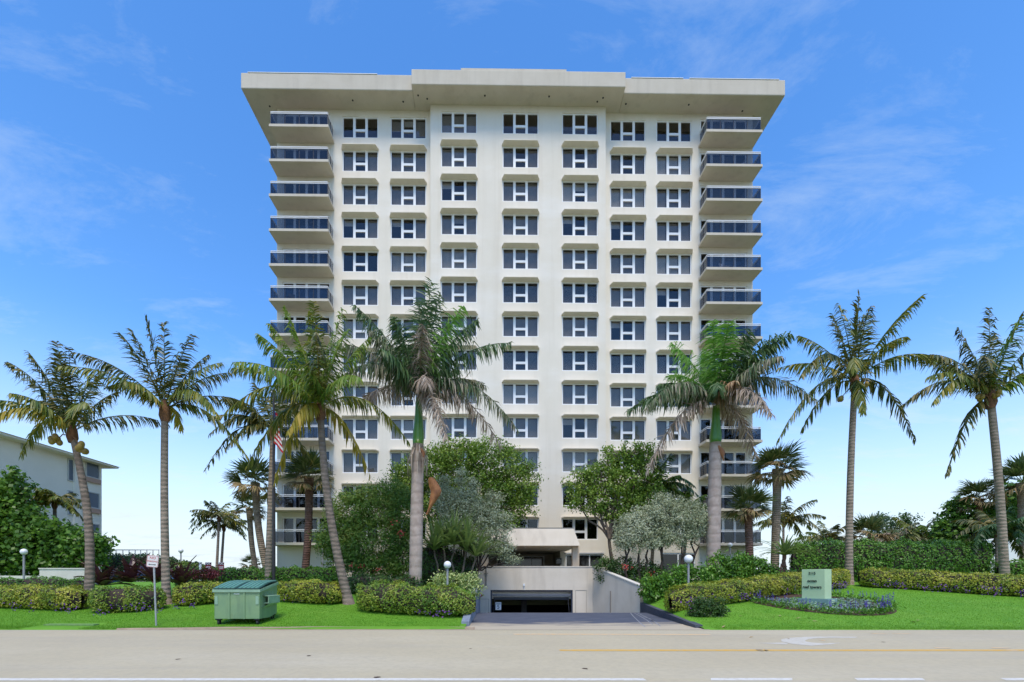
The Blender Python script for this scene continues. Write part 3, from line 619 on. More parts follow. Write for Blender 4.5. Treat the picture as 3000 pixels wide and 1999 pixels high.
for q in ((0, 1, 4), (1, 2, 5, 4), (2, 3, 5), (3, 0, 4, 5), (3, 2, 1, 0)): rb.f.append(q); rb.m.append(0)
rb.build('roof', M['hroof'], house)
pb = MB(); pb.box(.003, .18, hd(213)-33, hd(234)-33, -1.2, zr-1.21); pb.build('pilaster', M['hwall'], house)
M['sill'] = mat('pink sill', (.48, .31, .23), rough=.8)
M['hglass'] = mat('house window glass', (.10, .13, .17), rough=.08, spec=.7)
M['hframe'] = mat('house window frame', (.50, .50, .46), rough=.6)
def hwin(pa, pb_, pt, pbm, sill=False):
    ya, yb = hd(pa)-33, hd(pb_)-33; z1, z0 = hz_(pt, pa)-1.2, hz_(pbm, pa)-1.2
    f = MB(); f.box(.004, .07, ya, yb, z0, z0+.09); f.box(.004, .07, ya, yb, z1-.09, z1); f.box(.004, .07, ya, ya+.09, z0+.09, z1-.09); f.box(.004, .07, yb-.09, yb, z0+.09, z1-.09); w = f.build('window', M['hframe'], house)
    g_ = MB(); g_.box(.006, .03, ya+.09, yb-.09, z0+.09, z1-.09); g_.build('pane', M['hglass'], w)
    if sill: s_ = MB(); s_.box(.005, .16, ya-.05, yb+.05, z0-.42, z0-.02); s_.build('sill', M['sill'], w)
hwin(250, 290, 1347, 1396, True); hwin(251, 290, 1438, 1486, True); hwin(252, 290, 1531, 1580, True)
hwin(197, 217, 1342, 1408); hwin(197, 217, 1436, 1508); hwin(197, 217, 1534, 1600)
hwin(63, 76, 1402, 1432); hwin(60, 71, 1294, 1314)
wl = empty('boundary_wall', (-25, 27, 0), 0, 'low off white boundary wall below the sea grape tree at left', 'wall')
mb = MB(); x0, x1, x2 = XP(-120, 27), XP(118, 27), XP(262, 27); mb.box(x0+25, x1+25, 0, .3, 0, ZP(1687, 27)); mb.box(x1+25+.002, x2+25, 0-.05, .3, 0, ZP(1668, 27)); mb.build('wall', mat('off white wall', (.66, .63, .56), (.58, .55, .48), scale=1, rough=.9), wl)
mb = MB(); mb.box(x1+25-.03, x2+25+.05, -.09, .34, ZP(1668, 27)+.002, ZP(1668, 27)+.07); mb.build('coping', bpy.data.materials['off white wall'], wl)
# ------------------------------------------------------------------ foliage materials
L = {}
L['coco'] = leafmat('coconut leaflet', [(.036, .070, .007), (.11, .135, .013), (.25, .20, .026)], rough=.45, trans=.22, spec=.5)
L['cocod'] = leafmat('dark coconut leaflet', [(.022, .040, .006), (.064, .078, .010), (.17, .125, .022)], rough=.45, trans=.18, spec=.5)
L['cocoy'] = leafmat('yellowing leaflet', [(.15, .16, .02), (.26, .22, .025), (.34, .24, .03)], rough=.5, trans=.3)
L['cocog'] = leafmat('fresh leaflet', [(.05, .11, .012), (.115, .185, .02), (.23, .25, .036)], rough=.45, trans=.28)
L['bright'] = leafmat('bright new leaflet', [(.06, .17, .02), (.12, .26, .03), (.20, .34, .06)], rough=.45, trans=.3)
L['royal'] = leafmat('royal leaflet', [(.020, .055, .014), (.048, .10, .026), (.10, .15, .045)], rough=.45, trans=.18, spec=.5)
L['dead'] = leafmat('dry grey leaflet', [(.14, .10, .07), (.27, .215, .16), (.38, .315, .25)], rough=.8, trans=.12)
L['half'] = leafmat('half dry leaflet', [(.04, .085, .03), (.10, .115, .055), (.28, .235, .18)], rough=.7, trans=.15)
L['brown'] = leafmat('brown dry leaflet', [(.16, .085, .04), (.26, .16, .08), (.36, .26, .15)], rough=.8, trans=.12)
L['sabal'] = leafmat('sabal segment', [(.025, .05, .014), (.06, .095, .02), (.13, .14, .05)], rough=.45, trans=.2, spec=.5)
L['sabald'] = leafmat('dry sabal segment', [(.15, .10, .04), (.28, .20, .10), (.10, .11, .03)], rough=.7, trans=.15)
L['gold'] = leafmat('variegated gold leaf', [(.045, .10, .012), (.13, .19, .018), (.28, .285, .03), (.40, .365, .06)], rough=.4, trans=.2, patch=1.1)
L['goldg'] = leafmat('greener gold leaf', [(.036, .09, .012), (.085, .16, .018), (.19, .24, .028), (.31, .31, .05)], rough=.4, trans=.2, patch=1.0)
L['hedge'] = leafmat('hedge leaf', [(.030, .080, .010), (.075, .17, .016), (.15, .27, .03)], rough=.4, trans=.2, patch=.8)
L['hedged'] = leafmat('dark hedge leaf', [(.015, .036, .010), (.035, .075, .014), (.075, .125, .022)], rough=.4, trans=.18, patch=.8)
L['grape'] = leafmat('sea grape leaf', [(.020, .060, .008), (.055, .125, .013), (.13, .235, .026)], rough=.4, trans=.25, patch=.6)
L['green'] = leafmat('glossy green leaf', [(.022, .055, .009), (.07, .14, .015), (.155, .235, .03), (.24, .29, .06)], rough=.38, trans=.25, patch=.5)
L['silver'] = leafmat('silver leaf', [(.13, .155, .075), (.26, .285, .17), (.42, .44, .32)], rough=.6, trans=.15, patch=.8)
L['oleander'] = leafmat('oleander leaf', [(.025, .065, .014), (.055, .13, .02), (.12, .19, .03), (.20, .20, .04)], rough=.45, trans=.2, patch=.6)
L['crinum'] = leafmat('purple strap leaf', [(.012, .008, .010), (.045, .016, .020), (.09, .035, .03), (.07, .06, .04)], rough=.3, trans=.08, patch=1.5, spec=.6)
L['red'] = leafmat('dark red leaf', [(.03, .008, .012), (.09, .015, .02), (.17, .04, .04)], rough=.4, trans=.15)
L['vari'] = leafmat('pale variegated leaf', [(.10, .17, .04), (.28, .33, .11), (.45, .47, .22)], rough=.45, trans=.2)
L['strap'] = leafmat('strap leaf', [(.04, .085, .02), (.10, .16, .04), (.24, .26, .10)], rough=.45, trans=.2)
L['purple'] = leafmat('purple flower', [(.05, .02, .13), (.14, .045, .28), (.26, .08, .36)], rough=.6, trans=.3)
L['blue'] = leafmat('violet salvia flower', [(.05, .035, .20), (.10, .06, .30), (.17, .10, .38)], rough=.6, trans=.3)
L['teal'] = leafmat('grey teal ground cover', [(.05, .10, .06), (.11, .18, .12), (.19, .26, .20)], rough=.7, trans=.1)
L['grass'] = leafmat('grass blade', [(.085, .245, .012), (.13, .305, .02), (.19, .345, .035)], rough=.6, trans=.3, spec=.2, gain=1)
M['bark'] = mat('grey brown bark', (.16, .125, .095), (.09, .07, .05), scale=8, rough=.95, bump=.6, bscale=25)
M['barkd'] = mat('dark bark', (.07, .05, .038), (.035, .025, .02), scale=8, rough=.95, bump=.6, bscale=25)
def ringmat(name, a, b, ringscale, c=None, bump=.5):
    m = mat(name, a, b, scale=3, rough=.9); t = m.node_tree; bs = t.nodes['Principled BSDF']
    tcn = N(t, 'ShaderNodeTexCoord'); w = N(t, 'ShaderNodeTexWave', wave_type='BANDS', bands_direction='Z', Scale=ringscale, Distortion=3.2, Detail=3.0); w.inputs['Detail Scale'].default_value = 2.5
    t.links.new(tcn.outputs['Object'], w.inputs['Vector'])
    bp = N(t, 'ShaderNodeBump', Strength=bump, Distance=.04); t.links.new(w.outputs[0], bp.inputs['Height']); t.links.new(bp.outputs[0], bs.inputs['Normal'])
    mr = N(t, 'ShaderNodeMapRange'); mr.inputs[1].default_value = 0; mr.inputs[2].default_value = .28; mr.inputs[3].default_value = .55; mr.inputs[4].default_value = 1; t.links.new(w.outputs[0], mr.inputs[0])
    old = bs.inputs['Base Color'].links[0].from_socket; mu = N(t, 'ShaderNodeMixRGB', blend_type='MULTIPLY'); mu.inputs[0].default_value = .42
    t.links.new(old, mu.inputs[1]); t.links.new(mr.outputs[0], mu.inputs[2]); t.links.new(mu.outputs[0], bs.inputs['Base Color']); return m
M['cocot'] = ringmat('coconut trunk', (.33, .265, .20), (.22, .17, .125), 1.5)
M['cocotd'] = ringmat('dark coconut trunk', (.24, .19, .145), (.15, .115, .085), 1.5)
M['royalt'] = ringmat('royal palm trunk', (.46, .375, .32), (.36, .275, .225), .55, bump=.25)
M['sabalt'] = ringmat('sabal trunk', (.33, .25, .18), (.20, .145, .10), 2.2, bump=.8)
M['sabaltr'] = ringmat('red brown trunk', (.24, .13, .09), (.13, .065, .045), 2.0, bump=.8)
M['shaft'] = mat('green crownshaft', (.06, .17, .012), (.10, .22, .02), scale=2, rough=.35, spec=.5)
M['sheath'] = mat('dry orange sheath', (.36, .15, .045), (.22, .085, .03), scale=4, rough=.6)
M['fibre'] = mat('brown palm fibre', (.22, .11, .05), (.12, .06, .03), scale=9, rough=.95, bump=.6)
M['nut'] = mat('coconut husk', (.30, .22, .035), (.24, .15, .04), scale=5, rough=.5)

# ------------------------------------------------------------------ palm fronds
def frondmesh(p0, p1, p2, n, leaf, width, sag, fwd, twist, r, plume=False, rach=.03):
    """p0,p1,p2: Bezier of the midrib (local). Leaflets: bent ribbons of two quads on both sides."""
    p0, p1, p2 = (np.array(p, float) for p in (p0, p1, p2))
    t = np.linspace(.13, 1, n)[:, None]
    B = lambda t: (1-t)**2*p0+2*t*(1-t)*p1+t*t*p2
    T = lambda t: 2*(1-t)*(p1-p0)+2*t*(p2-p1)
    c = B(t); tg = T(t); tg /= np.linalg.norm(tg, axis=1)[:, None]+1e-9
    up = np.array([0, 0, 1.]); s = np.cross(tg, up); nrm = np.linalg.norm(s, axis=1)
    hd_ = p2-p0; alt = np.cross(np.array([hd_[0], hd_[1], 0.])+1e-6, up); alt /= np.linalg.norm(alt)+1e-9
    if abs(alt).sum() < .1 or np.hypot(hd_[0], hd_[1]) < .25*abs(hd_[2]): 
        a_ = r.normal(0, .45); alt = np.array([math.cos(a_), math.sin(a_), 0])
    k = np.clip(nrm/.45, 0, 1)[:, None]; s = s/(nrm[:, None]+1e-9); s *= np.sign((s*alt).sum(1))[:, None]+1e-6
    s = s*k+alt*(1-k); s -= tg*(s*tg).sum(1)[:, None]; s /= np.linalg.norm(s, axis=1)[:, None]+1e-9
    nn_ = np.cross(s, tg)
    prof = np.interp(t[:, 0], [.1, .25, .5, .8, 1], [.5, .95, 1, .75, .35])
    V = []; F = []; b = 0
    for sd_ in (-1, 1):
        ln = leaf*prof*r.uniform(.75, 1.1, n)
        ca = twist+r.normal(0, .12 if not plume else .7, n)
        side_ = s*np.cos(ca)[:, None]*sd_+nn_*np.sin(ca)[:, None]
        bun = np.sin(np.arange(n)*.55+r.uniform(0, 6))[:, None]*.24; d0 = side_+tg*(fwd*(.6+.8*t)+bun)+r.normal(0, .13, (n, 3)); d0 /= np.linalg.norm(d0, axis=1)[:, None]
        sg_ = sag*r.uniform(.6, 1.5, n)[:, None]
        d1 = d0-up*sg_; d1 /= np.linalg.norm(d1, axis=1)[:, None]
        d2 = d0-up*sg_*2.4; d2 /= np.linalg.norm(d2, axis=1)[:, None]
        wv = np.cross(d0, nn_)+tg*.3; wv = tg*.8+nn_*r.normal(0, .5, (n, 1)); wv -= d0*(wv*d0).sum(1)[:, None]; wv /= np.linalg.norm(wv, axis=1)[:, None]+1e-9
        w = width*r.uniform(.7, 1.2, n)[:, None]
        a = c; m = c+d1*ln[:, None]*.5; e = m+d2*ln[:, None]*.5
        pts = np.stack([a-wv*w*.35, a+wv*w*.35, m+wv*w*.5, m-wv*w*.5, e+wv*w*.08, e-wv*w*.08], 1).reshape(-1, 3)
        keepl = (np.sin(np.arange(n)*r.uniform(.5, .9)+r.uniform(0, 6))+r.normal(0, .6, n)) > -1.05; idx = (np.arange(n)[:, None]*6+b)[keepl]
        F.append(idx+np.array([[0, 1, 2, 3]])); F.append(idx+np.array([[3, 2, 4, 5]])); V.append(pts); b += len(pts)
    # midrib as a tapered square tube
    tt = np.linspace(0, 1, 9)[:, None]; cc = B(tt); q = T(tt); q /= np.linalg.norm(q, axis=1)[:, None]; s2 = np.cross(q, np.array([.3, .8, .5])); s2 /= np.linalg.norm(s2, axis=1)[:, None]; n2 = np.cross(s2, q)
    rr = rach*np.linspace(1, .15, 9)[:, None]; ring = np.stack([cc+s2*rr, cc+n2*rr, cc-s2*rr, cc-n2*rr], 1).reshape(-1, 3)
    fi = [[b+i*4+j, b+i*4+(j+1) % 4, b+(i+1)*4+(j+1) % 4, b+(i+1)*4+j] for i in range(8) for j in range(4)]
    V.append(ring); F.append(np.array(fi))
    return npmesh('frond', np.concatenate(V), np.concatenate(F))
def trunkpts(base, top, bend, n=16):
    base, top = Vector(base), Vector(top); pts = []
    for i in range(n+1):
        t = i/n; p = base.lerp(top, t); p.x += bend*math.sin(math.pi*t)*.5; pts.append(p)
    return pts
def palm(name, label, base, crown, D, tips, style, r0, r1, tmat, leaf=.85, width=.08, n=60, sag=.55, fwd=.55, bend=0, group=None, seed=1, nuts=(), flare=1.35, plume=False, L3=None, cat='palm tree', basez=None, shaft=None, rach=.035, fluff=0):
    """tips: (px, py, material[, sag multiplier]) of each frond tip in the picture plane at about depth D"""
    r = np.random.default_rng(seed); C = P(*crown, D); bx = XP(base, D); z0 = gz(bx, D)-.15 if basez is None else basez
    root = empty(name, (bx, D, z0), 0, label, cat, group); o = Vector((bx, D, z0)); C = C-o
    pts = trunkpts((0, 0, 0), C, bend); rads = [r0*(flare if i == 0 else 1+(flare-1)*math.exp(-i*1.1))*(1-i/16)+r1*(i/16) for i in range(17)]
    if shaft:      # royal palm: trunk below, green crownshaft above
        kz = (ZP(shaft, D)-z0)/C.z; sp_ = C*kz
        pts = [Vector((0, 0, 0)).lerp(sp_, i/16) for i in range(17)]; rads = [r0*(1.08 if i < 2 else 1)*(1+.10*math.sin(i/16*math.pi))*(1-i/16*.12) for i in range(17)]
        mb = MB(); mb.tube(pts, rads, 14); mb.build('trunk', tmat, root, True)
        mb = MB(); ks = [sp_.lerp(C, i/8) for i in range(9)]; mb.tube(ks, [r0*k for k in (.86, .92, .88, .78, .70, .64, .60, .58, .50)], 14); mb.build('crownshaft', M['shaft'], root, True)
    else:
        mb = MB(); mb.tube(pts, rads, 10); mb.build('trunk', tmat, root, True)
        mb = MB(); top = C; hh = r1*3.2
        mb.tube([top-Vector((0, 0, hh)), top-Vector((0, 0, hh*.4)), top+Vector((0, 0, hh*.5)), top+Vector((0, 0, hh*1.3))], [r1*1.15, r1*1.75, r1*1.45, r1*.5], 10); mb.build('leaf_base', M['fibre'], root, True)
    lens = [((tx-crown[0])**2+(ty-crown[1])**2)**.5*D/FPX for tx, ty, *_ in tips]; LM = L3 or np.percentile(lens, 85)
    for i, tp in enumerate(tips):
        tx, ty, m = tp[:3]; sm = tp[3] if len(tp) > 3 else 1
        T2 = P(tx, ty, D)-o; dv = T2-C; l = dv.length
        dd = math.sqrt(max(0, LM*LM-l*l))*r.uniform(.35, .9)*(-1 if i % 2 else 1)
        if len(tp) > 4: dd = tp[4]
        tip = Vector((T2.x, dd, T2.z)); st = C+Vector((0, 0, r1*.8)); dv = tip-st
        horiz = math.hypot(dv.x, dv.y)/max(dv.length, .01)
        arch = dv.length*(.30*horiz+.03)+(.25*dv.length if dv.z < 0 else 0)
        mid = st+dv*.45+Vector((0, 0, arch))
        me = frondmesh(st, mid, tip, n, leaf, width, sag*sm, fwd, -.12, r, plume, rach)
        link('frond', me, L[m], root)
    for (px, py, k) in nuts:
        c = P(px, py, D-.35)-o
        for j in range(k):
            mb = MB(); q = c+Vector(r.uniform(-.16, .16, 3)); mb.sphere(q, .125, 9, 7, sz=1.2); mb.build('coconut', M['nut'], root, True)
        mb = MB(); mb.tube([C-Vector((0, 0, r1)), (C+c)/2+Vector((0, -.1, .1)), c], .025, 5); mb.build('stalk', M['fibre'], root)
    return root
def fanleaf(r, L_=.9, segs=22, spread=2.6, droop=.5):
    """a costapalmate leaf: petiole along +X then a folded fan of pointed segments"""
    V = []; F = []; pet = L_*.75
    V += [(0, -.02, 0), (0, .02, 0), (pet, .015, .02), (pet, -.015, .02)]; F.append((0, 1, 2, 3))
    for i in range(segs):
        a = -spread/2+spread*i/(segs-1)+r.normal(0, .04); ln = L_*(1-.25*abs(a)/1.6)*r.uniform(.85, 1.1)
        d = np.array([math.cos(a), math.sin(a), .12*math.cos(a)+(-1)**i*.05]); s = np.array([-math.sin(a), math.cos(a), 0]); w = .045*L_
        o_ = np.array([pet, 0, .02]); m = o_+d*ln*.6; e = o_+d*ln; e[2] -= droop*ln*r.uniform(.2, .7); m[2] -= droop*ln*.08
        b = len(V); V += [tuple(o_-s*w*.3), tuple(o_+s*w*.3), tuple(m+s*w), tuple(m-s*w), tuple(e+s*w*.1), tuple(e-s*w*.1)]; F += [(b, b+1, b+2, b+3), (b+3, b+2, b+4, b+5)]
    return npmesh('fan_leaf', V, F)
fr = np.random.default_rng(5)
FANS = [fanleaf(fr, droop=d) for d in (.25, .5, .8)]
FANM = {}
def fan(i, m):
    if (i, m) not in FANM: me = FANS[i].copy(); me.materials.append(L[m]); FANM[(i, m)] = me
    return FANM[(i, m)]
def sabal(name, label, base, crown, D, size, tmat, nl=26, r0=.17, bend=0, seed=1, group=None, dry=.25, basez=None, up=.3):
    r = np.random.default_rng(seed); C = P(*crown, D); bx = XP(base, D); z0 = gz(bx, D)-.1 if basez is None else basez
    root = empty(name, (bx, D, z0), 0, label, 'palm tree', group); C = C-Vector((bx, D, z0))
    mb = MB(); pts = trunkpts((0, 0, 0), C, bend); mb.tube(pts, [r0*(1.25 if i == 0 else 1+.35*max(0, (i-13)/3)) for i in range(17)], 9); mb.build('trunk', tmat, root, True)
    for i in range(nl):
        a = i*2.4+r.uniform(-.3, .3); t = i/nl; el = math.asin(max(-.85, min(.98, .97-t*1.45)))+r.uniform(-.12, .12); d = dry and t > 1-dry
        o = link('fan_leaf', fan(2 if d else int(r.integers(0, 2)), 'sabald' if d else 'sabal'), None, root)
        s = size*r.uniform(.85, 1.1); o.location = C+Vector((0, 0, .1-.25*t)); o.scale = (s, s, s); o.rotation_euler = (r.uniform(-.5, .5), -el, a)
    return root

# ------------------------------------------------------------------ leaf clouds
def leafcloud(c, nrm, ln, wd, r, jit=.6):
    """diamond leaves at points c, facing roughly nrm"""
    n = len(c); a = r.normal(0, 1, (n, 3)); nn_ = nrm+r.normal(0, jit, (n, 3)); nn_ /= np.linalg.norm(nn_, axis=1)[:, None]+1e-9
    a -= nn_*(a*nn_).sum(1)[:, None]; a[:, 2] -= .15; a /= np.linalg.norm(a, axis=1)[:, None]+1e-9; b = np.cross(nn_, a)
    l_ = ln*r.uniform(.65, 1.25, (n, 1)); w = wd*r.uniform(.7, 1.2, (n, 1))
    V = np.stack([c-a*l_*.5, c+b*w*.5-nn_*l_*.06+a*l_*.05, c+a*l_*.5-nn_*l_*.10, c-b*w*.5-nn_*l_*.06+a*l_*.05], 1).reshape(-1, 3)
    return V, np.arange(4*n).reshape(-1, 4)
def blobpts(cen, rad, n, r, shell=.55):
    d = r.normal(0, 1, (n, 3)); d /= np.linalg.norm(d, axis=1)[:, None]
    k = shell+(1-shell)*r.uniform(0, 1, (n, 1))**.6
    return np.array(cen)+d*np.array(rad)*k, d
def limb(mb, a, b, r0, r1, r, wob=.12, n=6):
    a, b = Vector(a), Vector(b); l = (b-a).length; pts = []
    for i in range(n+1):
        t = i/n; p = a.lerp(b, t)
        if 0 < i < n: p += Vector(r.normal(0, wob*l*.3, 3))
        pts.append(p)
    mb.tube(pts, [r0+(r1-r0)*i/n for i in range(n+1)], 6)
def tree(name, label, base, D, blobs, m, leaf, wd, dens, clump=.38, trunks=None, tr=.16, seed=1, cat='tree', group=None, bark='bark', branches=True, basez=None, flat=.45, part='crown'):
    """blobs: (px, py, rx_px, ry_px[, ddepth]) lobes of the crown; leaves gather in small clumps on them"""
    r = np.random.default_rng(seed); bx = XP(base, D); z0 = gz(bx, D)-.1 if basez is None else basez
    root = empty(name, (bx, D, z0), 0, label, cat, group); o = np.array([bx, D, z0]); s = D/FPX
    cs = []; wood = MB(); ends = []
    for bl in blobs:
        px, py, rx, ry = bl[:4]; dd = bl[4] if len(bl) > 4 else 0
        c = np.array(P(px, py, D))-o+np.array([0, dd, 0]); rad = np.array([rx*s, (rx+ry)*.5*s*.8, ry*s])
        area = rad[0]*rad[2]*3.1+rad[0]*rad[1]; k = max(4, int(area*dens/6)); pts, dv = blobpts(c, rad, k, r, .5); pts += r.normal(0, .12*rad.mean(), pts.shape)
        cs.append(pts); ends.append((c, rad, pts))
    cl = np.concatenate(cs); cl = cl[cl[:, 2] > .05]; per = 26
    cc = np.repeat(cl, per, 0); off = r.normal(0, 1, cc.shape)*clump*np.array([.55, .55, .42]); cc = cc+off
    nr_ = off/(np.linalg.norm(off, axis=1)[:, None]+1e-9)+np.array([0, -.15, flat]); keep = cc[:, 2] > .02
    V, F = leafcloud(cc[keep], nr_[keep], leaf, wd, r); link(part, npmesh(part, V, F), L[m], root)
    if branches:
        tk = trunks or [(base, 0)]
        fork = []
        for tb, lean in tk:
            b0 = Vector((XP(tb, D)-bx, r.uniform(-.1, .1), 0)); hgt = min(e[0][2] for e in ends)*.62; f = b0+Vector((lean, 0, max(.5, hgt))); limb(wood, b0, f, tr, tr*.75, r); fork.append(f)
        for c, rad, pts in ends:
            f = min(fork, key=lambda q: (q-Vector(c)).length); limb(wood, f, c, tr*.6, tr*.25, r)
            for q in pts[r.choice(len(pts), min(len(pts), 7), replace=False)]: limb(wood, c, q, tr*.22, .012, r, .2, 4)
        wood.build('trunk', M[bark], root, True)
    return root
def hedge(name, label, path, w, h, m, leaf=.11, wd=.055, dens=520, seed=1, group=None, cat='hedge', bump=.085, base=None, flowers=None):
    """path: world (x, y) points of the centre line; leaves cover a rounded, lumpy body"""
    r = np.random.default_rng(seed); p = np.array(path, float); seg = np.linalg.norm(np.diff(p, axis=0), axis=1); tot = seg.sum(); cum = np.concatenate([[0], np.cumsum(seg)])
    hs = h if isinstance(h, (list, tuple)) else [h]*len(p)
    o = np.array([p[0][0], p[0][1], 0.]); root = empty(name, tuple(o), 0, label, cat, group)
    def pos(sv): return np.stack([np.interp(sv, cum, p[:, 0]), np.interp(sv, cum, p[:, 1])], 1)
    def frame(sv):
        q = pos(sv); d = pos(np.minimum(sv+.05, tot))-pos(np.maximum(sv-.05, 0)); d /= np.linalg.norm(d, axis=1)[:, None]+1e-9; return q, d, np.stack([d[:, 1], -d[:, 0]], 1)
    ph = r.uniform(0, 6, 6)
    def lump(sv, th): return 1+bump*(np.sin(sv*2.3+ph[0])*np.sin(th*2+ph[1])+.6*np.sin(sv*5.1+ph[2]+th*3)+.4*np.sin(sv*11+ph[3])*np.cos(th*5))
    def surf(sv, th, k):
        q, d, nr_ = frame(sv); hh = np.interp(sv, cum, hs)*lump(sv, th)
        e = np.minimum(1, np.minimum(sv, tot-sv)/(w*.5)+.0); e = np.sqrt(np.clip(1-(1-e)**2, .02, 1))
        cx = np.cos(th); sz = np.sin(th); sq = 1/np.maximum(np.abs(cx), np.abs(sz))**.55
        off = cx*w*.5*k*sq*e*(.9+.1*lump(sv, th)); zz = .5*hh+sz*hh*.5*k*sq*(.55+.45*e)
        g_ = np.array([gz(a, b) for a, b in q]) if base is None else np.full(len(q), base)
        P3 = np.stack([q[:, 0]+nr_[:, 0]*off, q[:, 1]+nr_[:, 1]*off, g_+zz], 1); n3 = np.stack([nr_[:, 0]*cx, nr_[:, 1]*cx, sz], 1)
        n3[:, :2] += d*((sv > tot-.4)*1.-(sv < .4)*1.)[:, None]; return P3-o, n3
    hm_ = float(np.mean(hs)); n = int(tot*(w+2*hm_)*dens)
    sv = r.uniform(0, tot, n); th = r.uniform(-1.25, math.pi+1.25, n); k = 1-.22*r.uniform(0, 1, n)**2+.05*r.normal(0, 1, n)
    hol = np.sin(sv*6.3+ph[4]+2*np.sin(th*3.1+sv))*np.sin(th*5.3+ph[5]+sv*2.7); kk = r.uniform(0, 1, n) > np.clip((hol-.45)*1.5, 0, .75); sv, th, k = sv[kk], th[kk], k[kk]+.05*hol[kk]; n = len(sv)
    c, n3 = surf(sv, th, k); V, F = leafcloud(c, n3+np.array([0, 0, .25]), leaf, wd, r, .55); link('foliage', npmesh('foliage', V, F), L[m], root)
    # woody inside, not hollow; its dark colour paints shade into the leaf gaps
    ns, ntt = max(8, int(tot*2)), 12; sv = np.repeat(np.linspace(0, tot, ns), ntt); th = np.tile(np.linspace(-1.3, math.pi+1.3, ntt), ns); c, _ = surf(sv, th, .80)
    f = [(i*ntt+j, i*ntt+j+1, (i+1)*ntt+j+1, (i+1)*ntt+j) for i in range(ns-1) for j in range(ntt-1)]; link('twig_core', npmesh('twig_core', c, f), M['barkd'], root)
    return root
# ------------------------------------------------------------------ palms
c_, d_, y_, g_2 = 'coco', 'cocod', 'cocoy', 'cocog'
palm('coconut_palm', 'leaning dark coconut palm with nuts in front of the beige house', 258, (212, 1272), 21, [
 (21, 1060, d_), (82, 1030, d_), (95, 1052, d_), (166, 1003, d_, .5), (220, 1046, d_, .5), (287, 1066, d_), (2, 1145, d_), (-12, 1203, c_), (-22, 1312, c_, 1.2), (128, 1285, y_, 1.0, -2.4), (192, 1215, c_, 1.3, -2.4), (362, 1122, c_), (378, 1188, d_), (388, 1242, c_), (262, 1106, d_), (245, 1075, d_, .6), ],
 'c', .20, .13, M['cocotd'], bend=.75, seed=3, nuts=((238, 1312, 9), (168, 1290, 6)), leaf=.85, width=.075, n=60, sag=.8, fwd=.95)
palm('coconut_palm', 'tall straight coconut palm behind the no parking sign', 488, (483, 1207), 22, [
 (350, 975, d_, .6), (384, 966, d_, .6), (428, 934, d_, .4), (507, 968, d_, .5), (548, 990, d_, .9), (606, 1018, d_, .7), (634, 1062, d_), (676, 1082, c_), (684, 1148, d_), (313, 1085, d_), (264, 1108, d_), (330, 1152, c_), (392, 1192, y_, 1.2), (690, 1250, c_), (684, 1322, c_, .8), (468, 1175, c_, 1.2, -2.2), (465, 1010, d_, .4)],
 'c', .19, .15, M['cocot'], bend=-.12, seed=5, leaf=.85, width=.075, n=60, sag=.8, fwd=.95)
palm('coconut_palm', 'leaning yellow green coconut palm in front of the tower beside the dumpster', 1024, (938, 1205), 22, [
 (789, 948, g_2, .8), (836, 900, g_2, .6), (908, 912, g_2, .7), (788, 1012, g_2, .9), (1066, 958, g_2), (1062, 1035, g_2), (672, 1080, c_), (695, 1232, c_), (768, 1398, y_, 1.2), (896, 1300, y_, 1.2, -1.8), (1055, 1368, y_, 1.1), (1112, 1192, g_2), (1170, 1252, c_), (1020, 935, g_2), (950, 1130, g_2, 1.2, -2.0), (810, 1170, g_2), (848, 975, g_2, .6), (960, 950, c_, .6), (870, 1040, y_, .7), (1010, 1090, d_), (700, 1350, c_, .9)],
 'c', .22, .15, M['cocotd'], bend=-.55, seed=8, leaf=1.05, width=.08, n=64, sag=.9, fwd=.8)
palm('coconut_palm', 'slender grey coconut palm behind the flagpole, half hidden by the yellow green palm', 784, (800, 1268), 27, [
 (731, 1111, d_), (656, 1162, d_), (602, 1376, d_, .9), (668, 1300, d_), (768, 1145, d_, .6), (715, 1345, d_), (860, 1130, d_), (905, 1230, d_), (880, 1340, d_), (700, 1200, d_), (820, 1120, d_, .5), (640, 1240, d_)],
 'c', .20, .15, M['cocot'], seed=9, leaf=.9, width=.08)
palm('coconut_palm', 'tall coconut palm right of the tower standing behind the monument sign', 2487, (2504, 1125), 29, [
 (2390, 945, c_, .9), (2363, 962, c_), (2478, 890, d_, .6), (2517, 862, d_, .35), (2576, 890, c_, .5), (2630, 915, c_, .6), (2690, 968, c_, 1.1), (2768, 1052, c_), (2320, 1050, c_), (2280, 1146, d_), (2278, 1292, c_), (2392, 1150, c_, 1.2), (2448, 1212, c_), (2470, 1235, c_, 1.0, -1.6), (2703, 1282, d_, .8), (2430, 985, d_, 1.0, -3.2), (2602, 1012, d_)],
 'c', .22, .17, M['cocot'], bend=-.2, seed=12, nuts=((2465, 1165, 7), (2522, 1162, 7), (2545, 1122, 2)), leaf=1.15, width=.10, n=60, sag=.8, fwd=.95)
palm('coconut_palm', 'coconut palm with green nuts at the right edge', 2945, (2902, 1170), 28, [
 (2735, 1012, c_), (2670, 1128, c_), (2690, 1170, d_), (2686, 1200, c_), (2846, 943, d_, .8), (2898, 905, d_, .6), (2998, 912, d_), (3010, 1000, d_), (3042, 1082, d_), (3050, 1180, c_), (2775, 1388, d_, .7), (2868, 990, g_2, 1.2, -2.2), (2824, 1000, d_, 1.1), (2700, 1052, d_), (2960, 960, d_, .6), (2780, 1090, d_), (2930, 1020, d_, .6), (2985, 1130, g_2)],
 'c', .23, .18, M['cocot'], bend=.22, seed=14, nuts=((2920, 1158, 6), (2870, 1162, 5)), leaf=1.15, width=.10, n=60, sag=.8, fwd=.95)
ro, dd_, hf, br_ = 'royal', 'dead', 'half', 'bright'
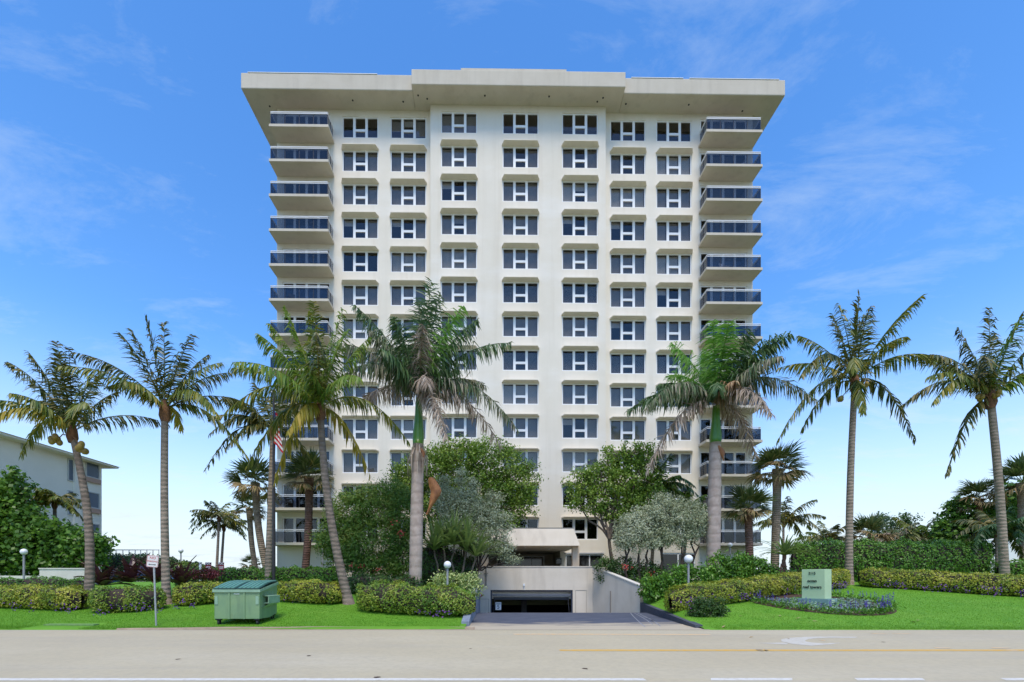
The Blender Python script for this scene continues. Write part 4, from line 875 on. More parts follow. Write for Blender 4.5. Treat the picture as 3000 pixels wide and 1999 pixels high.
r1 = palm('royal_palm', 'stout royal palm with green crownshaft and grey drooping fronds left of the entrance', 1216, (1228, 1168), 25, [
 (1038, 895, ro, .8), (1264, 822, ro, .2), (1312, 902, ro, .6), (1362, 930, br_, .5), (1494, 1005, ro, .9), (1514, 1256, hf, .9), (1470, 1300, dd_, .9), (1318, 1318, dd_, .9), (1008, 1128, dd_), (1032, 1160, hf), (1142, 905, ro, .7), (1150, 1092, ro, 1.2, -2.6), (1272, 1180, dd_, 1.2, -2.4), (1000, 1040, hf), (1205, 930, ro, .4), (1180, 1000, ro, .7), (1330, 1010, ro), (1255, 1010, dd_, 1.0, -2.0), (1420, 1090, hf), (1110, 1020, hf), (1085, 960, ro, .8), (1400, 960, ro, .7), (1230, 880, ro, .3), (1290, 860, ro, .4)],
 'r', .34, .2, M['royalt'], leaf=1.25, width=.065, n=120, sag=.95, fwd=.4, plume=True, seed=21, shaft=1302, rach=.045, L3=5.4)
r2 = palm('royal_palm', 'royal palm with bright green spear fronds in front of the right hand balconies', 2088, (2098, 1190), 29, [
 (1992, 968, br_, .7), (2060, 975, br_, .5), (1858, 1175, ro, .8), (1862, 1232, hf), (1893, 1384, dd_, .8), (2230, 1052, ro, .6), (2240, 1112, ro), (2322, 1216, hf), (2254, 1322, dd_, .9), (2152, 1278, dd_), (2106, 988, br_, .4), (2216, 1041, ro, .6), (2046, 1190, ro, 1.2, -2.6), (2100, 1160, 'brown', 1.2, -2.2), (1960, 1090, ro), (2180, 1130, hf), (2020, 1030, br_, .6), (2150, 1020, ro, .5), (1920, 1120, ro, .8), (2085, 1000, br_, .4)],
 'r', .40, .2, M['royalt'], leaf=1.4, width=.075, n=120, sag=.95, fwd=.4, plume=True, seed=22, shaft=1298, rach=.05, L3=6.0)
for rt, D, items in ((r1, 25, (((1232, 1312), (1240, 1330), (1236, 1370), .12), ((1262, 1398), (1278, 1440), (1250, 1508), .30))), (r2, 29, (((2108, 1305), (2118, 1322), (2122, 1350), .22),))):
    o = Vector(rt.location)
    for a, b, c, w in items:
        mb = MB(); pa, pb, pc = (P(*q, D-.42)-o for q in (a, b, c)); pts = [pa.lerp(pb, t/4) for t in range(4)]+[pb.lerp(pc, t/5) for t in range(6)]
        for i in range(len(pts)-1):
            wa, wb = (w*(.25+.75*math.sin(math.pi*min(1, (k+.8)/8))) for k in (i, i+1)); pa_, pb_ = pts[i], pts[i+1]
            mb.face([pa_+Vector((-wa, .10, 0)), pa_+Vector((0, -.06, 0)), pb_+Vector((0, -.06, 0)), pb_+Vector((-wb, .10, 0))]); mb.face([pa_+Vector((0, -.06, 0)), pa_+Vector((wa, .14, 0)), pb_+Vector((wb, .14, 0)), pb_+Vector((0, -.06, 0))])
        sh = mb.build('dry_sheath', M['sheath'], rt, True); bmm = bmesh.new(); bmm.from_mesh(sh.data); bmesh.ops.remove_doubles(bmm, verts=bmm.verts, dist=.001); bmm.to_mesh(sh.data); bmm.free(); sm_ = sh.modifiers.new('round', 'SUBSURF'); sm_.levels = sm_.render_levels = 2
# dry beard below the crownshaft of the first royal palm
rb_ = np.random.default_rng(3); mb = MB(); o = Vector(r1.location); tp = P(1224, 1306, 25)-o
for i in range(46):
    a = rb_.uniform(0, 6.28); q = tp+Vector((math.cos(a)*.34, math.sin(a)*.34, rb_.uniform(-.3, .05))); l = rb_.uniform(.9, 1.9); e = q+Vector((math.cos(a)*.22, math.sin(a)*.22-.05, -l)); m_ = q.lerp(e, .45)+Vector((math.cos(a)*.14, math.sin(a)*.14, 0)); w = Vector((-math.sin(a), math.cos(a), 0))*.022
    mb.face([q-w, q+w, m_+w*1.3, m_-w*1.3]); mb.face([m_-w*1.3, m_+w*1.3, e+w*.3, e-w*.3])
mb.build('dry_beard', L['dead'], r1)
sabal('cabbage_palm', 'curved cabbage palm left of the flagpole', 792, (748, 1415), 33, 1.35, M['sabalt'], bend=-.5, seed=1, r0=.24)
sabal('cabbage_palm', 'thinner cabbage palm with smaller crown behind the curved one', 757, (731, 1490), 36, 1.05, M['sabalt'], bend=-.3, seed=2, r0=.2, nl=22)
sabal('cabbage_palm', 'red brown cabbage palm before the lowest left balconies', 890, (905, 1400), 30, 1.25, M['sabaltr'], bend=.25, seed=3, r0=.24, nl=30)
sabal('cabbage_palm', 'short cabbage palm just right of the pale royal trunk', 2198, (2192, 1490), 30, 1.15, M['sabaltr'], seed=4, r0=.24, nl=34, dry=.2)
sabal('cabbage_palm', 'taller cabbage palm past the right corner of the tower', 2268, (2278, 1375), 32, 1.35, M['sabalt'], seed=5, r0=.27, nl=30, dry=.35)
sabal('cabbage_palm', 'tiny cabbage palm low behind the hedge, left of the flagpole', 737, (737, 1655), 48, .9, M['sabalt'], seed=6, nl=16, dry=.4)
sabal('cabbage_palm', 'slim cabbage palm rising from the far trees on the right', 2868, (2868, 1462), 38, 1.2, M['sabaltr'], seed=7, nl=24, r0=.22, dry=.45)
sabal('cabbage_palm', 'shaggy cabbage palm cut off by the right edge', 2995, (2996, 1415), 36, 1.6, M['sabalt'], seed=8, nl=28, r0=.28, dry=.35)
sabal('cabbage_palm', 'low brownish fan palm above the tall hedge, right of the coconut trunk', 2548, (2548, 1575), 42, 1.5, M['sabaltr'], seed=9, nl=26, r0=.2, dry=.6)
def randpalm(name, label, base, crown, D, size, m, seed, nf=14, leaf=.6, wind=0, tm='cocot', r0=.13, droop=.3, **kw):
    r = np.random.default_rng(seed); k = size*FPX/D; tips = []
    for i in range(nf):
        a = math.pi*(-.12+1.24*i/(nf-1)); s = k*r.uniform(.75, 1.1); tips.append((crown[0]+math.cos(a)*s+wind*k, crown[1]-math.sin(a)*s*.8+droop*k*abs(math.cos(a)), m if isinstance(m, str) else m[i % len(m)], r.uniform(.7, 1.2)))
    return palm(name, label, base, crown, D, tips, 'c', r0, r0*.8, M[tm], leaf=leaf, n=40, seed=seed, L3=size*1.15, width=.11, **kw)
randpalm('coconut_palm', 'far windblown coconut palm, left one of the slim pair', 633, (642, 1520), 52, 2.9, ('coco', 'cocod'), 31, leaf=.9, wind=-.2, r0=.16)
randpalm('coconut_palm', 'far windblown coconut palm, right one of the slim pair', 645, (656, 1548), 54, 2.6, ('cocod', 'coco'), 32, leaf=.9, wind=.15, r0=.16)
randpalm('coconut_palm', 'small windblown palm against the wall of the beige house', 165, (160, 1478), 33, 1.9, ('cocod', 'coco'), 33, leaf=.7, wind=-.1, tm='cocotd')
randpalm('coconut_palm', 'slim young coconut palm against the sky near the right corner of the tower', 2296, (2295, 1535), 42, 3.0, ('coco', 'cocod'), 34, leaf=.9, wind=.1, r0=.12)
randpalm('coconut_palm', 'small coconut palm between the tower and the tall coconut trunk, above the hedge', 2424, (2424, 1590), 46, 3.0, ('coco', 'cocod'), 35, leaf=.8, r0=.14)
randpalm('coconut_palm', 'bushy coconut palm with grey lower fronds above the tall hedge', 2700, (2700, 1585), 44, 3.6, ('coco', 'cocog', 'half', 'coco', 'half'), 36, nf=18, leaf=1.1, r0=.16)
randpalm('coconut_palm', 'dry drooping coconut palm behind the middle of the tall hedge', 2610, (2612, 1600), 44, 2.8, ('half', 'dead', 'half'), 37, nf=12, leaf=1.0, r0=.16, droop=.55)
randpalm('coconut_palm', 'low dense palm left of the big coconut trunk at the right edge', 2922, (2922, 1560), 31, 2.5, ('cocod', 'royal'), 38, nf=14, leaf=.7, r0=.13, droop=.5, tm='cocot')
randpalm('coconut_palm', 'low dense palm right of the big coconut trunk at the right edge', 3000, (2992, 1560), 31.5, 2.4, ('cocod', 'royal'), 39, nf=14, leaf=.7, r0=.13, droop=.5)
randpalm('arching_palm', 'dark arching palm beside the green tree right of the entrance', 1905, (1925, 1440), 33.5, 2.9, ('royal', 'cocog', 'royal'), 40, nf=20, leaf=.75, r0=.13, droop=.5, tm='cocotd')
randpalm('arching_palm', 'lower arching palm tucked behind the white royal trunk', 2000, (2012, 1500), 34, 2.2, ('royal', 'cocog'), 41, nf=14, leaf=.65, r0=.12, droop=.5, tm='cocotd')
# screw pine: stilt roots and drooping strap leaves
sp_ = empty('screw_pine', (XP(2296, 26.5), 26.5, gz(20, 26.5)), 0, 'shaggy screw pine on red brown stilt roots left of the monument sign', 'plant')
for i, x in enumerate((-.62, -.45, -.3, -.1, .05, .22, .35, .5)):
    mb = MB(); limb(mb, (x*1.15, .1*(i % 3-1), -.1), (x*.18, 0, 1.55), .05, .045, rng, .06); mb.build('stilt_root', M['sabaltr'], sp_)
mb = MB(); limb(mb, (0, 0, 1.4), (.05, 0, 2.1), .11, .09, rng, .05); mb.build('trunk', M['sabaltr'], sp_)
def strapplant(root, c, n, ln, wd, m, r, up=.9, droop=1.1, name='leaf'):
    for i in range(n):
        a = r.uniform(0, 6.28); e = r.uniform(.15, 1.25)*up; l = ln*r.uniform(.7, 1.1); d = np.array([math.cos(a)*math.cos(e), math.sin(a)*math.cos(e), math.sin(e)]); s = np.array([-math.sin(a), math.cos(a), 0])
        V = []; F = []; k = 5; p = np.array(c, float)
        for j in range(k+1):
            t = j/k; w = wd*(.6+.8*math.sin(math.pi*min(1, t+.15)))*(1-t**3*.95); V += [tuple(p-s*w*.5), tuple(p+np.array([0, 0, -wd*.18])), tuple(p+s*w*.5)]
            dj = d-np.array([0, 0, droop*t*t]); dj = dj/np.linalg.norm(dj); p = p+dj*l/k
        for j in range(k): b = j*3; F += [(b, b+1, b+4, b+3), (b+1, b+2, b+5, b+4)]
        link(name, npmesh(name, V, F), L[m], root)
rs = np.random.default_rng(44)
strapplant(sp_, (.05, 0, 2.05), 60, 1.8, .10, 'strap', rs)
dr = empty('strap_leaf_plant', (XP(1320, 26.5), 26.5, gz(-2, 26.5)), 0, 'fountain of long drooping strap leaves beside the stout royal trunk', 'plant')
for (px, py, n) in ((1272, 1612, 22), (1300, 1600, 24), (1330, 1596, 26), (1366, 1612, 24), (1395, 1630, 18)):
    c = P(px, py, 26.5)-Vector(dr.location); strapplant(dr, c, int(n*2.2), 2.5, .12, 'strap', rs, 1.15, 1.15); mb = MB(); limb(mb, (c.x*.6, 0, -.1), c, .07, .05, rs, .08); mb.build('stem', M['bark'], dr)
for k, (px, py, D, n, lab) in enumerate(((300, 1700, 22.5, 26, 'left clump of broad dark purple strap leaves behind the hedge'), (385, 1690, 23, 34, 'tall middle clump of dark purple strap leaves behind the no parking sign'), (455, 1692, 23.2, 28, 'dark purple strap leaves just left of the straight coconut trunk'), (530, 1700, 23.4, 26, 'dark purple strap leaves just right of the straight coconut trunk'))):
    c = P(px, py, D); cr = empty('purple_crinum', (c.x, D, gz(c.x, D)), 0, lab, 'plant', 'purple strap leaved plants'); strapplant(cr, (0, 0, c.z-gz(c.x, D)-.25), n, 1.6, .26, 'crinum', rs, 1.0, .9)

# ------------------------------------------------------------------ trees and shrubs
tree('sea_grape_tree', 'broad sea grape tree with large round leaves under the beige house', 120, 30, [(10, 1450, 60, 50), (20, 1520, 90, 60), (70, 1560, 90, 65), (150, 1590, 85, 60), (225, 1605, 75, 48), (285, 1600, 38, 36), (40, 1640, 90, 40), (150, 1645, 80, 28), (250, 1645, 50, 24), (42, 1395, 16, 22), (70, 1430, 18, 14)], 'grape', .26, .24, 62, .5, [(60, .2), (170, .1), (250, 0)], .13, seed=51)
tree('shade_tree', 'large green tree behind the stout royal palm', 1330, 33.5, [(1260, 1380, 85, 70), (1350, 1350, 95, 65), (1440, 1360, 90, 70), (1500, 1430, 75, 60), (1210, 1420, 60, 60), (1400, 1450, 110, 70), (1520, 1480, 45, 45), (1480, 1550, 50, 60), (1300, 1470, 90, 60), (1170, 1390, 30, 30), (1545, 1380, 30, 25)], 'green', .20, .11, 70, .45, [(1310, -.2), (1350, .3)], .2, seed=52)
tree('oleander_bush', 'tall oleander bush with narrow leaves and red blooms left of the stout royal trunk', 1080, 29, [(1030, 1500, 70, 60), (1110, 1480, 75, 60), (1170, 1520, 60, 80), (1000, 1580, 70, 60), (1080, 1590, 100, 80), (1180, 1640, 50, 60), (1010, 1640, 60, 40), (1150, 1450, 55, 45), (960, 1590, 30, 40), (1100, 1660, 90, 40)], 'oleander', .24, .055, 140, .4, [(1000, -.4), (1050, -.2), (1090, 0), (1130, .2), (1170, .3), (1200, .3)], .06, seed=53, cat='shrub')
tree('silver_buttonwood', 'dense silver grey buttonwood left of the entrance canopy', 1380, 28.5, [(1312, 1465, 42, 42), (1372, 1470, 42, 42), (1425, 1510, 45, 42), (1345, 1525, 52, 40), (1440, 1580, 46, 42), (1478, 1615, 30, 26), (1400, 1585, 42, 36), (1298, 1418, 16, 26), (1352, 1405, 12, 30), (1450, 1455, 30, 10), (1482, 1530, 22, 26), (1502, 1640, 24, 9), (1385, 1420, 14, 22)], 'silver', .15, .065, 200, .30, [(1312, .1), (1345, .3), (1378, .5)], .09, seed=54, bark='barkd')
tree('silver_buttonwood', 'spreading silver grey buttonwood with bare trunks right of the ramp', 1935, 29.5, [(1850, 1545, 50, 40), (1900, 1520, 55, 40), (1960, 1500, 60, 45), (2020, 1510, 50, 45), (1880, 1580, 65, 35), (1990, 1560, 60, 40), (2045, 1540, 30, 40), (1830, 1580, 35, 30), (1940, 1470, 25, 22), (1925, 1570, 50, 40)], 'silver', .14, .06, 190, .30, [(1830, .1), (1900, -.2), (1935, .1), (1985, .3), (2010, .5), (1870, 0)], .10, seed=55, bark='barkd')
tree('young_tree', 'open green tree with thin trunk right of the entrance canopy', 1800, 32, [(1700, 1420, 45, 45), (1760, 1400, 60, 50), (1820, 1420, 60, 60), (1880, 1400, 60, 55), (1920, 1470, 45, 45), (1740, 1470, 60, 35), (1860, 1480, 70, 40), (1780, 1340, 18, 40), (1850, 1330, 40, 35), (1900, 1330, 35, 30), (1680, 1460, 20, 30), (1800, 1500, 60, 25)], 'green', .20, .11, 64, .40, [(1802, -.4)], .15, seed=56)
tree('sea_grape_tree', 'far sea grape tree left of the coconut trunk at the right edge', 2840, 39, [(2820, 1500, 45, 45), (2880, 1540, 60, 50), (2790, 1560, 50, 40), (2950, 1500, 50, 50), (2980, 1450, 35, 45), (2860, 1590, 70, 30), (2930, 1570, 60, 50)], 'grape', .28, .25, 48, .5, [(2800, 0), (2900, .2), (2960, 0)], .14, seed=57)
tree('beach_shrub', 'rounded far shrub on the skyline above the middle of the tall hedge', 2590, 47, [(2580, 1545, 40, 35), (2640, 1545, 30, 28), (2600, 1580, 60, 25), (2660, 1520, 22, 20)], 'hedged', .22, .15, 40, .45, seed=58, cat='shrub', branches=False)
tree('beach_shrub', 'low far shrub on the skyline right of the bushy coconut palm', 2770, 46, [(2760, 1580, 50, 22), (2720, 1590, 40, 18), (2800, 1590, 40, 18)], 'hedged', .22, .15, 40, .45, seed=59, cat='shrub', branches=False)
tree('red_bloom_shrub', 'dark green shrub with red blooms against the ramp wall', 1820, 30, [(1775, 1668, 32, 34), (1820, 1668, 40, 34), (1870, 1690, 45, 40), (1850, 1715, 40, 30), (1910, 1680, 40, 35)], 'hedged', .16, .09, 120, .3, seed=60, cat='shrub', branches=False)
tree('leafy_shrub', 'bright green leafy shrub beside the low end of the ramp wall', 1930, 25.5, [(1920, 1720, 45, 40), (1980, 1700, 50, 45), (2030, 1695, 45, 40), (1900, 1755, 32, 26), (1950, 1740, 45, 35), (2070, 1710, 30, 30)], 'hedge', .18, .10, 120, .3, seed=61, cat='shrub', branches=False)
tree('leafy_shrub', 'bright green shrub at the foot of the pale royal trunk', 2130, 27, [(2110, 1660, 35, 35), (2160, 1655, 40, 35), (2205, 1660, 40, 30), (2090, 1690, 40, 25), (2150, 1690, 50, 25), (2240, 1672, 30, 22), (2270, 1690, 50, 25)], 'hedge', .18, .10, 120, .3, seed=62, cat='shrub', branches=False)
tree('round_bush', 'small round dark green bush on a short stem at the driveway corner', 2073, 19, [(2060, 1775, 35, 24), (2095, 1772, 32, 22), (2075, 1790, 48, 20), (2040, 1788, 22, 16), (2110, 1790, 20, 16)], 'hedged', .085, .05, 420, .16, [(2068, 0), (2076, .1)], .05, seed=63, cat='shrub')
tree('variegated_shrub', 'pale variegated shrub beside the globe lamp left of the garage', 1345, 24, [(1290, 1705, 28, 22), (1330, 1700, 35, 24), (1370, 1705, 35, 26), (1395, 1728, 22, 20)], 'vari', .14, .08, 150, .24, seed=64, cat='shrub', branches=False)
tree('red_leaf_shrub', 'low dark red shrub in front of the fire signs', 605, 24.5, [(575, 1684, 22, 12), (605, 1682, 26, 14), (630, 1686, 20, 12)], 'red', .13, .05, 260, .18, seed=65, cat='shrub', branches=False)
# blooms on the shrubs
def blooms(name, label, pts, m, r, size=.12, n=14, spread=.25, kind='stuff', cat='flowers'):
    V = []; F = []; b = 0
    for p in pts:
        c = np.array(p)+r.normal(0, spread, (n, 3))*np.array([1, .6, .6]); v, f = leafcloud(c, np.tile([0, -.7, .5], (n, 1)), size, size*.8, r, .7); V.append(v); F.append(f+b); b += len(v)
    return tag(link(name, npmesh(name, np.concatenate(V), np.concatenate(F)), L[m]), label, cat, kind=kind)
L['bloom'] = leafmat('red bloom', [(.25, .02, .03), (.42, .05, .05), (.45, .12, .06)], rough=.5, trans=.3)
rb2 = np.random.default_rng(70)
blooms('red_blooms', 'scattered red blooms on the dark shrubs and the oleander', [P(1830, 1660, 28.6), P(1838, 1664, 28.6), P(1905, 1682, 28.8), P(1155, 1530, 27.5), P(1168, 1565, 27.5), P(1178, 1560, 27.4), P(1060, 1660, 27.5), P(1110, 1668, 27.5), P(1030, 1655, 27.6)], 'bloom', rb2, .12, 12, .16)

# ------------------------------------------------------------------ hedges
def hp(*pp): return [(XP(px, D), D) for px, D in pp]
G = 'clipped golden hedges along the lawn'
hedge('green_hedge', 'dense dark shrubs under the silver buttonwood left of the garage', hp((1225, 28.2), (1300, 28.0), (1395, 27.8)), 1.8, [2.6, 2.4, 1.5], 'hedged', leaf=.17, wd=.08, dens=260, seed=85, bump=.2)
hedge('golden_hedge', 'golden hedge at the left edge up to the leaning dark palm', hp((-90, 21.6), (90, 21.2), (180, 20.8), (243, 20.4)), 1.5, [.95, .98, 1.0, 1.0], 'gold', seed=71, group=G)
hedge('golden_hedge', 'golden hedge between the leaning dark palm and the straight coconut trunk', hp((280, 20.2), (360, 20.0), (430, 20.5), (475, 21.2)), 1.5, [1.05, 1.08, 1.0, .95], 'goldg', seed=72, group=G)
hedge('golden_hedge', 'golden hedge behind the green dumpster', hp((505, 21.4), (600, 22.2), (700, 22.8), (785, 23.2)), 1.6, [.95, 1.0, 1.0, .95], 'gold', seed=73, group=G)
hedge('golden_hedge', 'golden hedge right of the dumpster up to the yellow green palm', hp((822, 23.2), (900, 22.6), (970, 22.2), (1012, 22.2)), 1.7, [.95, 1.05, 1.05, .9], 'gold', seed=74, group=G)
hedge('golden_hedge', 'large rounded golden hedge left of the driveway', hp((1062, 20.9), (1150, 20.0), (1250, 19.6), (1345, 19.3), (1392, 19.2)), 1.9, [1.15, 1.25, 1.2, 1.1, 1.0], 'goldg', seed=75, group=G, bump=.12)
hedge('golden_hedge', 'golden hedge curving from the driveway to behind the monument sign', hp((1965, 20.6), (2060, 21.8), (2180, 23.4), (2330, 26.2), (2420, 27.4), (2470, 28.0)), 1.5, [1.0, 1.05, 1.05, 1.05, 1.05, 1.0], 'gold', seed=76, group=G)
hedge('golden_hedge', 'long golden hedge right of the tall coconut trunk behind the right lawn', hp((2515, 28.0), (2620, 27.4), (2750, 26.3), (2900, 25.0), (3080, 23.8)), 1.5, 1.1, 'gold', seed=77, group=G)
hedge('green_hedge', 'tall clipped green hedge on the right behind the coconut trunk', hp((2320, 31.0), (2500, 31.2), (2700, 31.4), (2895, 31.6)), 1.6, 2.75, 'hedge', leaf=.16, wd=.10, dens=230, seed=78, bump=.06)
hedge('green_hedge', 'green shrub row at the foot of the far right palms', hp((2925, 29.5), (3000, 29.3), (3120, 29)), 1.6, 1.5, 'hedge', leaf=.16, wd=.10, dens=260, seed=79)
hedge('green_hedge', 'dark green hedge in front of the tower, left of the oleander', hp((640, 27.2), (800, 27.6), (1000, 28.2)), 1.6, [1.15, 1.2, 1.2], 'hedge', leaf=.14, wd=.08, dens=300, seed=80)
hedge('green_hedge', 'low green hedge below the boundary wall at left', hp((-80, 24.0), (120, 24.0), (260, 24.0)), 1.0, 1.02, 'hedge', dens=320, seed=81)
hedge('green_hedge', 'mixed green hedge behind the fire signs', hp((520, 27.5), (580, 27.2), (640, 26.8)), 1.5, [1.5, 1.35, 1.15], 'goldg', leaf=.14, wd=.07, dens=300, seed=82)
hedge('beach_hedge', 'far green hedge mound sloping down towards the sea between house and tower', hp((285, 46), (420, 46), (520, 46.5), (640, 47), (720, 47)), 3.0, [2.6, 2.75, 2.3, 1.4, .7], 'hedged', leaf=.22, wd=.13, dens=120, seed=83, bump=.05)
hedge('green_hedge', 'dark shrubs under the oleander behind the golden hedge', hp((1010, 25.5), (1120, 25.2), (1240, 25.0)), 1.5, 1.0, 'hedged', leaf=.14, wd=.08, dens=300, seed=84)
# flowers along the hedge feet
rp = np.random.default_rng(90); pts = []
for path in (hp((-20, 20.4), (150, 19.9), (240, 19.5)), hp((290, 19.3), (400, 19.2), (480, 20.0)), hp((510, 20.5), (620, 21.2)), hp((830, 22.3), (940, 21.7)), hp((1200, 18.75), (1330, 18.45))):
    for (a, b), (c, d) in zip(path, path[1:]):
        for t in rp.uniform(0, 1, 6): x, y = a+(c-a)*t, b+(d-b)*t-.08; pts.append((x, y, gz(x, y)+rp.uniform(.08, .42)))
blooms('purple_flowers', 'small purple flowers at the foot of the golden hedges on the left', pts, 'purple', rp, .07, 8, .10)
pts = []
for path in (hp((1990, 19.9), (2080, 21.0), (2190, 22.5), (2330, 25.2)), hp((2440, 26.4), (2480, 26.9)), hp((2530, 27.0), (2640, 26.4), (2760, 25.3), (2900, 24.1), (3010, 23.3))):
    for (a, b), (c, d) in zip(path, path[1:]):
        for t in rp.uniform(0, 1, 7): x, y = a+(c-a)*t, b+(d-b)*t-.08; pts.append((x, y, gz(x, y)+rp.uniform(.15, .55)))
blooms('purple_flowers', 'purple flower spikes at the foot of the golden hedges on the right', pts, 'purple', rp, .08, 9, .12)

# ------------------------------------------------------------------ monument sign and flower ring
MX, MY = XP(2392, 22.2), 22.2; mz = gz(MX, MY)
M['sign'] = mat('pale green paint', (.44, .58, .34), (.47, .61, .37), scale=2, rough=.7)
M['signb'] = mat('teal painted base', (.20, .32, .30), (.17, .28, .27), scale=2, rough=.75)
ms_ = empty('monument_sign', (MX, MY, mz), R(-58), 'pale green monument sign with black lettering on a teal base in the right lawn', 'sign')
w, d, h = 1.0, .70, 1.42; tz = .22
mb = MB(); mb.box(-w/2, w/2, -d/2, d/2, tz, tz+h); mb.build('slab', M['sign'], ms_, bevel=.012)
mb = MB(); mb.box(-w/2-.12, w/2+.2, -d/2-.12, d/2+.1, -.25, tz-.002); bs_ = mb.build('base', M['signb'], ms_, bevel=.01)
for z in (.03, .12): mb = MB(); mb.box(w/2+.201, w/2+.21, -.16, .16, z, z+.055); mb.build('vent_slot', M['sign'], bs_)
for s, size, z, x in (('3115', .19, tz+h-.20, -.04), ('ocean', .21, tz+h-.56, -.04), ('reef towers', .21, tz+h-.86, -.04)):
    text('lettering', s, size, M['black'], ms_, Matrix.Translation((x, -d/2-.012, z)) @ FRONT, .012, .82)
rf_ = np.random.default_rng(91)
gcv = []; n = 2600; a = rf_.uniform(0, 6.28, n); q = 2.55*np.sqrt(rf_.uniform(.06, 1, n)); xx = MX+np.cos(a)*q; yy = MY+np.sin(a)*q; keep = yy < MY+.9
cc = np.array([(x, y, gz(x, y)+rf_.uniform(.02, .16)) for x, y in zip(xx[keep], yy[keep])]); V, F = leafcloud(cc, np.tile([0, -.2, 1.], (len(cc), 1)), .13, .08, rf_, .5)
tag(link('ground_cover', npmesh('ground_cover', V, F), L['teal']), 'grey teal ground cover around the monument sign', 'ground cover', kind='stuff')
mb = MB(); mb.face([(MX+2.95*math.cos(t), MY+2.95*math.sin(t), gz(MX+2.95*math.cos(t), MY+2.95*math.sin(t))+.012) for t in np.linspace(0, 2*math.pi, 41)[:-1]]); tag(mb.build('flower_bed', M['mulch']), kind='structure')
def salvia(seed):
    r = np.random.default_rng(seed); n = 70; c = r.normal(0, 1, (n, 3))*np.array([.13, .13, .07])+np.array([0, 0, .14]); v, f = leafcloud(c, np.tile([0, -.2, .6], (n, 1)), .13, .05, r, .7); g_ = npmesh('salvia_leaves', v, f); g_.materials.append(L['hedge'])
    V = []; F = []; b = 0
    for k in range(3):
        x, y = r.normal(0, .09, 2); z = np.linspace(.26, r.uniform(.42, .58), 10); c = np.stack([x+r.normal(0, .015, 10), y+r.normal(0, .015, 10), z], 1); v, f = leafcloud(c, r.normal(0, 1, (10, 3)), .055, .045, r, .5); V.append(v); F.append(f+b); b += len(v)
    s_ = npmesh('flower_spike', np.concatenate(V), np.concatenate(F)); s_.materials.append(L['blue']); return g_, s_
sal = [salvia(100+i) for i in range(4)]
k = 0
for i in range(44):
    t = 2*math.pi*i/44+rf_.uniform(-.05, .05); rr = rf_.uniform(2.6, 2.9); x, y = MX+rr*math.cos(t), MY+rr*math.sin(t); e = empty('salvia_plant', (x, y, gz(x, y)), rf_.uniform(0, 6), 'green salvia plant with violet flower spikes in the ring round the monument sign', 'plant', 'salvia ring round the monument sign'); s = rf_.uniform(.8, 1.25); e.scale = (s, s, s); g_, s_ = sal[i % 4]
    link('leaves', g_, None, e)
    tag(link('flower_spike', s_, None, e), kind='stuff')
fl = MB(); fl.face([(-.5, 0, 0), (-.1, .22, .04), (.5, 0, .02), (-.1, -.22, .05)]); flm = fl.mesh('fallen_leaf'); M['dry'] = mat('dry leaf', (.42, .33, .18), (.30, .20, .09), scale=6, rough=.8); flm.materials.append(M['dry'])
for i, (px, py) in enumerate(((2240, 1786), (2225, 1800), (2245, 1800), (2310, 1810), (2263, 1816), (2285, 1822), (2338, 1830), (2372, 1824), (2388, 1834), (2398, 1816), (2120, 1838), (2170, 1822), (2200, 1812), (2690, 1826), (2676, 1834))):
    D = 18.3
    for _ in range(12): z = gz(20, D); D = (EYE-z-.03)*FPX/(py-HY)
    x = XP(px, D); o = tag(link('fallen_leaf', flm, None, None, (x, D, gz(x, D)+.045)), 'dry tan leaf lying on the right lawn', 'leaf', 'fallen leaves on the right lawn'); s = rf_.uniform(.14, .3); o.scale = (s, s, s); o.rotation_euler = (rf_.uniform(-.3, .3), rf_.uniform(-.3, .3), rf_.uniform(0, 6))

# ------------------------------------------------------------------ dumpster
DX, DY = XP(694, 17.5), 17.5
du = empty('dumpster', (DX, DY, gz(DX, DY)+.02), 0, 'green steel dumpster on casters at the edge of the left lawn', 'dumpster')
M['dump'] = mat('sun faded green paint', (.20, .31, .15), (.16, .27, .145), scale=1.6, rough=.5, bump=.15, bscale=12)
M['dumpl'] = mat('worn light green paint', (.26, .40, .27), (.20, .33, .22), scale=5, rough=.55)
M['lid'] = mat('teal plastic lid', (.085, .22, .165), (.11, .26, .20), scale=2, rough=.45)
W2, z0, zf, zb_, dp = .87, .22, 1.36, 1.64, 1.42
mb = MB(); pr = [(0, z0), (0.0, zf), (dp, zb_), (dp-.02, z0+.12), (dp*.55, z0)]
overlay(M['dump'], (.09, .15, .10), (3, 3, .5), .5, .75, .6); overlay(M['dump'], (.20, .12, .06), (4, 4, 1.5), .66, .78, .6); mb.prism([(-W2, y, z) for y, z in pr], (2*W2, 0, 0)); body = mb.build('body', M['dump'], du, bevel=.012)
mb = MB(); mb.hexa([(-W2-.05, -.05, zf-.11), (W2+.05, -.05, zf-.11), (W2+.05, -.002, zf-.11), (-W2-.05, -.002, zf-.11), (-W2-.05, -.05, zf), (W2+.05, -.05, zf), (W2+.05, -.002, zf), (-W2-.05, -.002, zf)])
for s in (-1, 1): x0, x1 = sorted((s*(W2+.002), s*(W2+.05))); mb.hexa([(x0, 0, zf-.10), (x1, 0, zf-.10), (x1, dp, zb_-.10), (x0, dp, zb_-.10), (x0, 0, zf), (x1, 0, zf), (x1, dp, zb_), (x0, dp, zb_)])
mb.build('rim', M['dumpl'], du)
for x in (-.29, .29): mb = MB(); mb.hexa([(x-.03, -.03, z0), (x+.03, -.03, z0), (x+.03, -.002, z0), (x-.03, -.002, z0), (x-.03, -.03, zf-.115), (x+.03, -.03, zf-.115), (x+.03, -.002, zf-.115), (x-.03, -.002, zf-.115)]); mb.build('seam_rib', M['dump'], body)
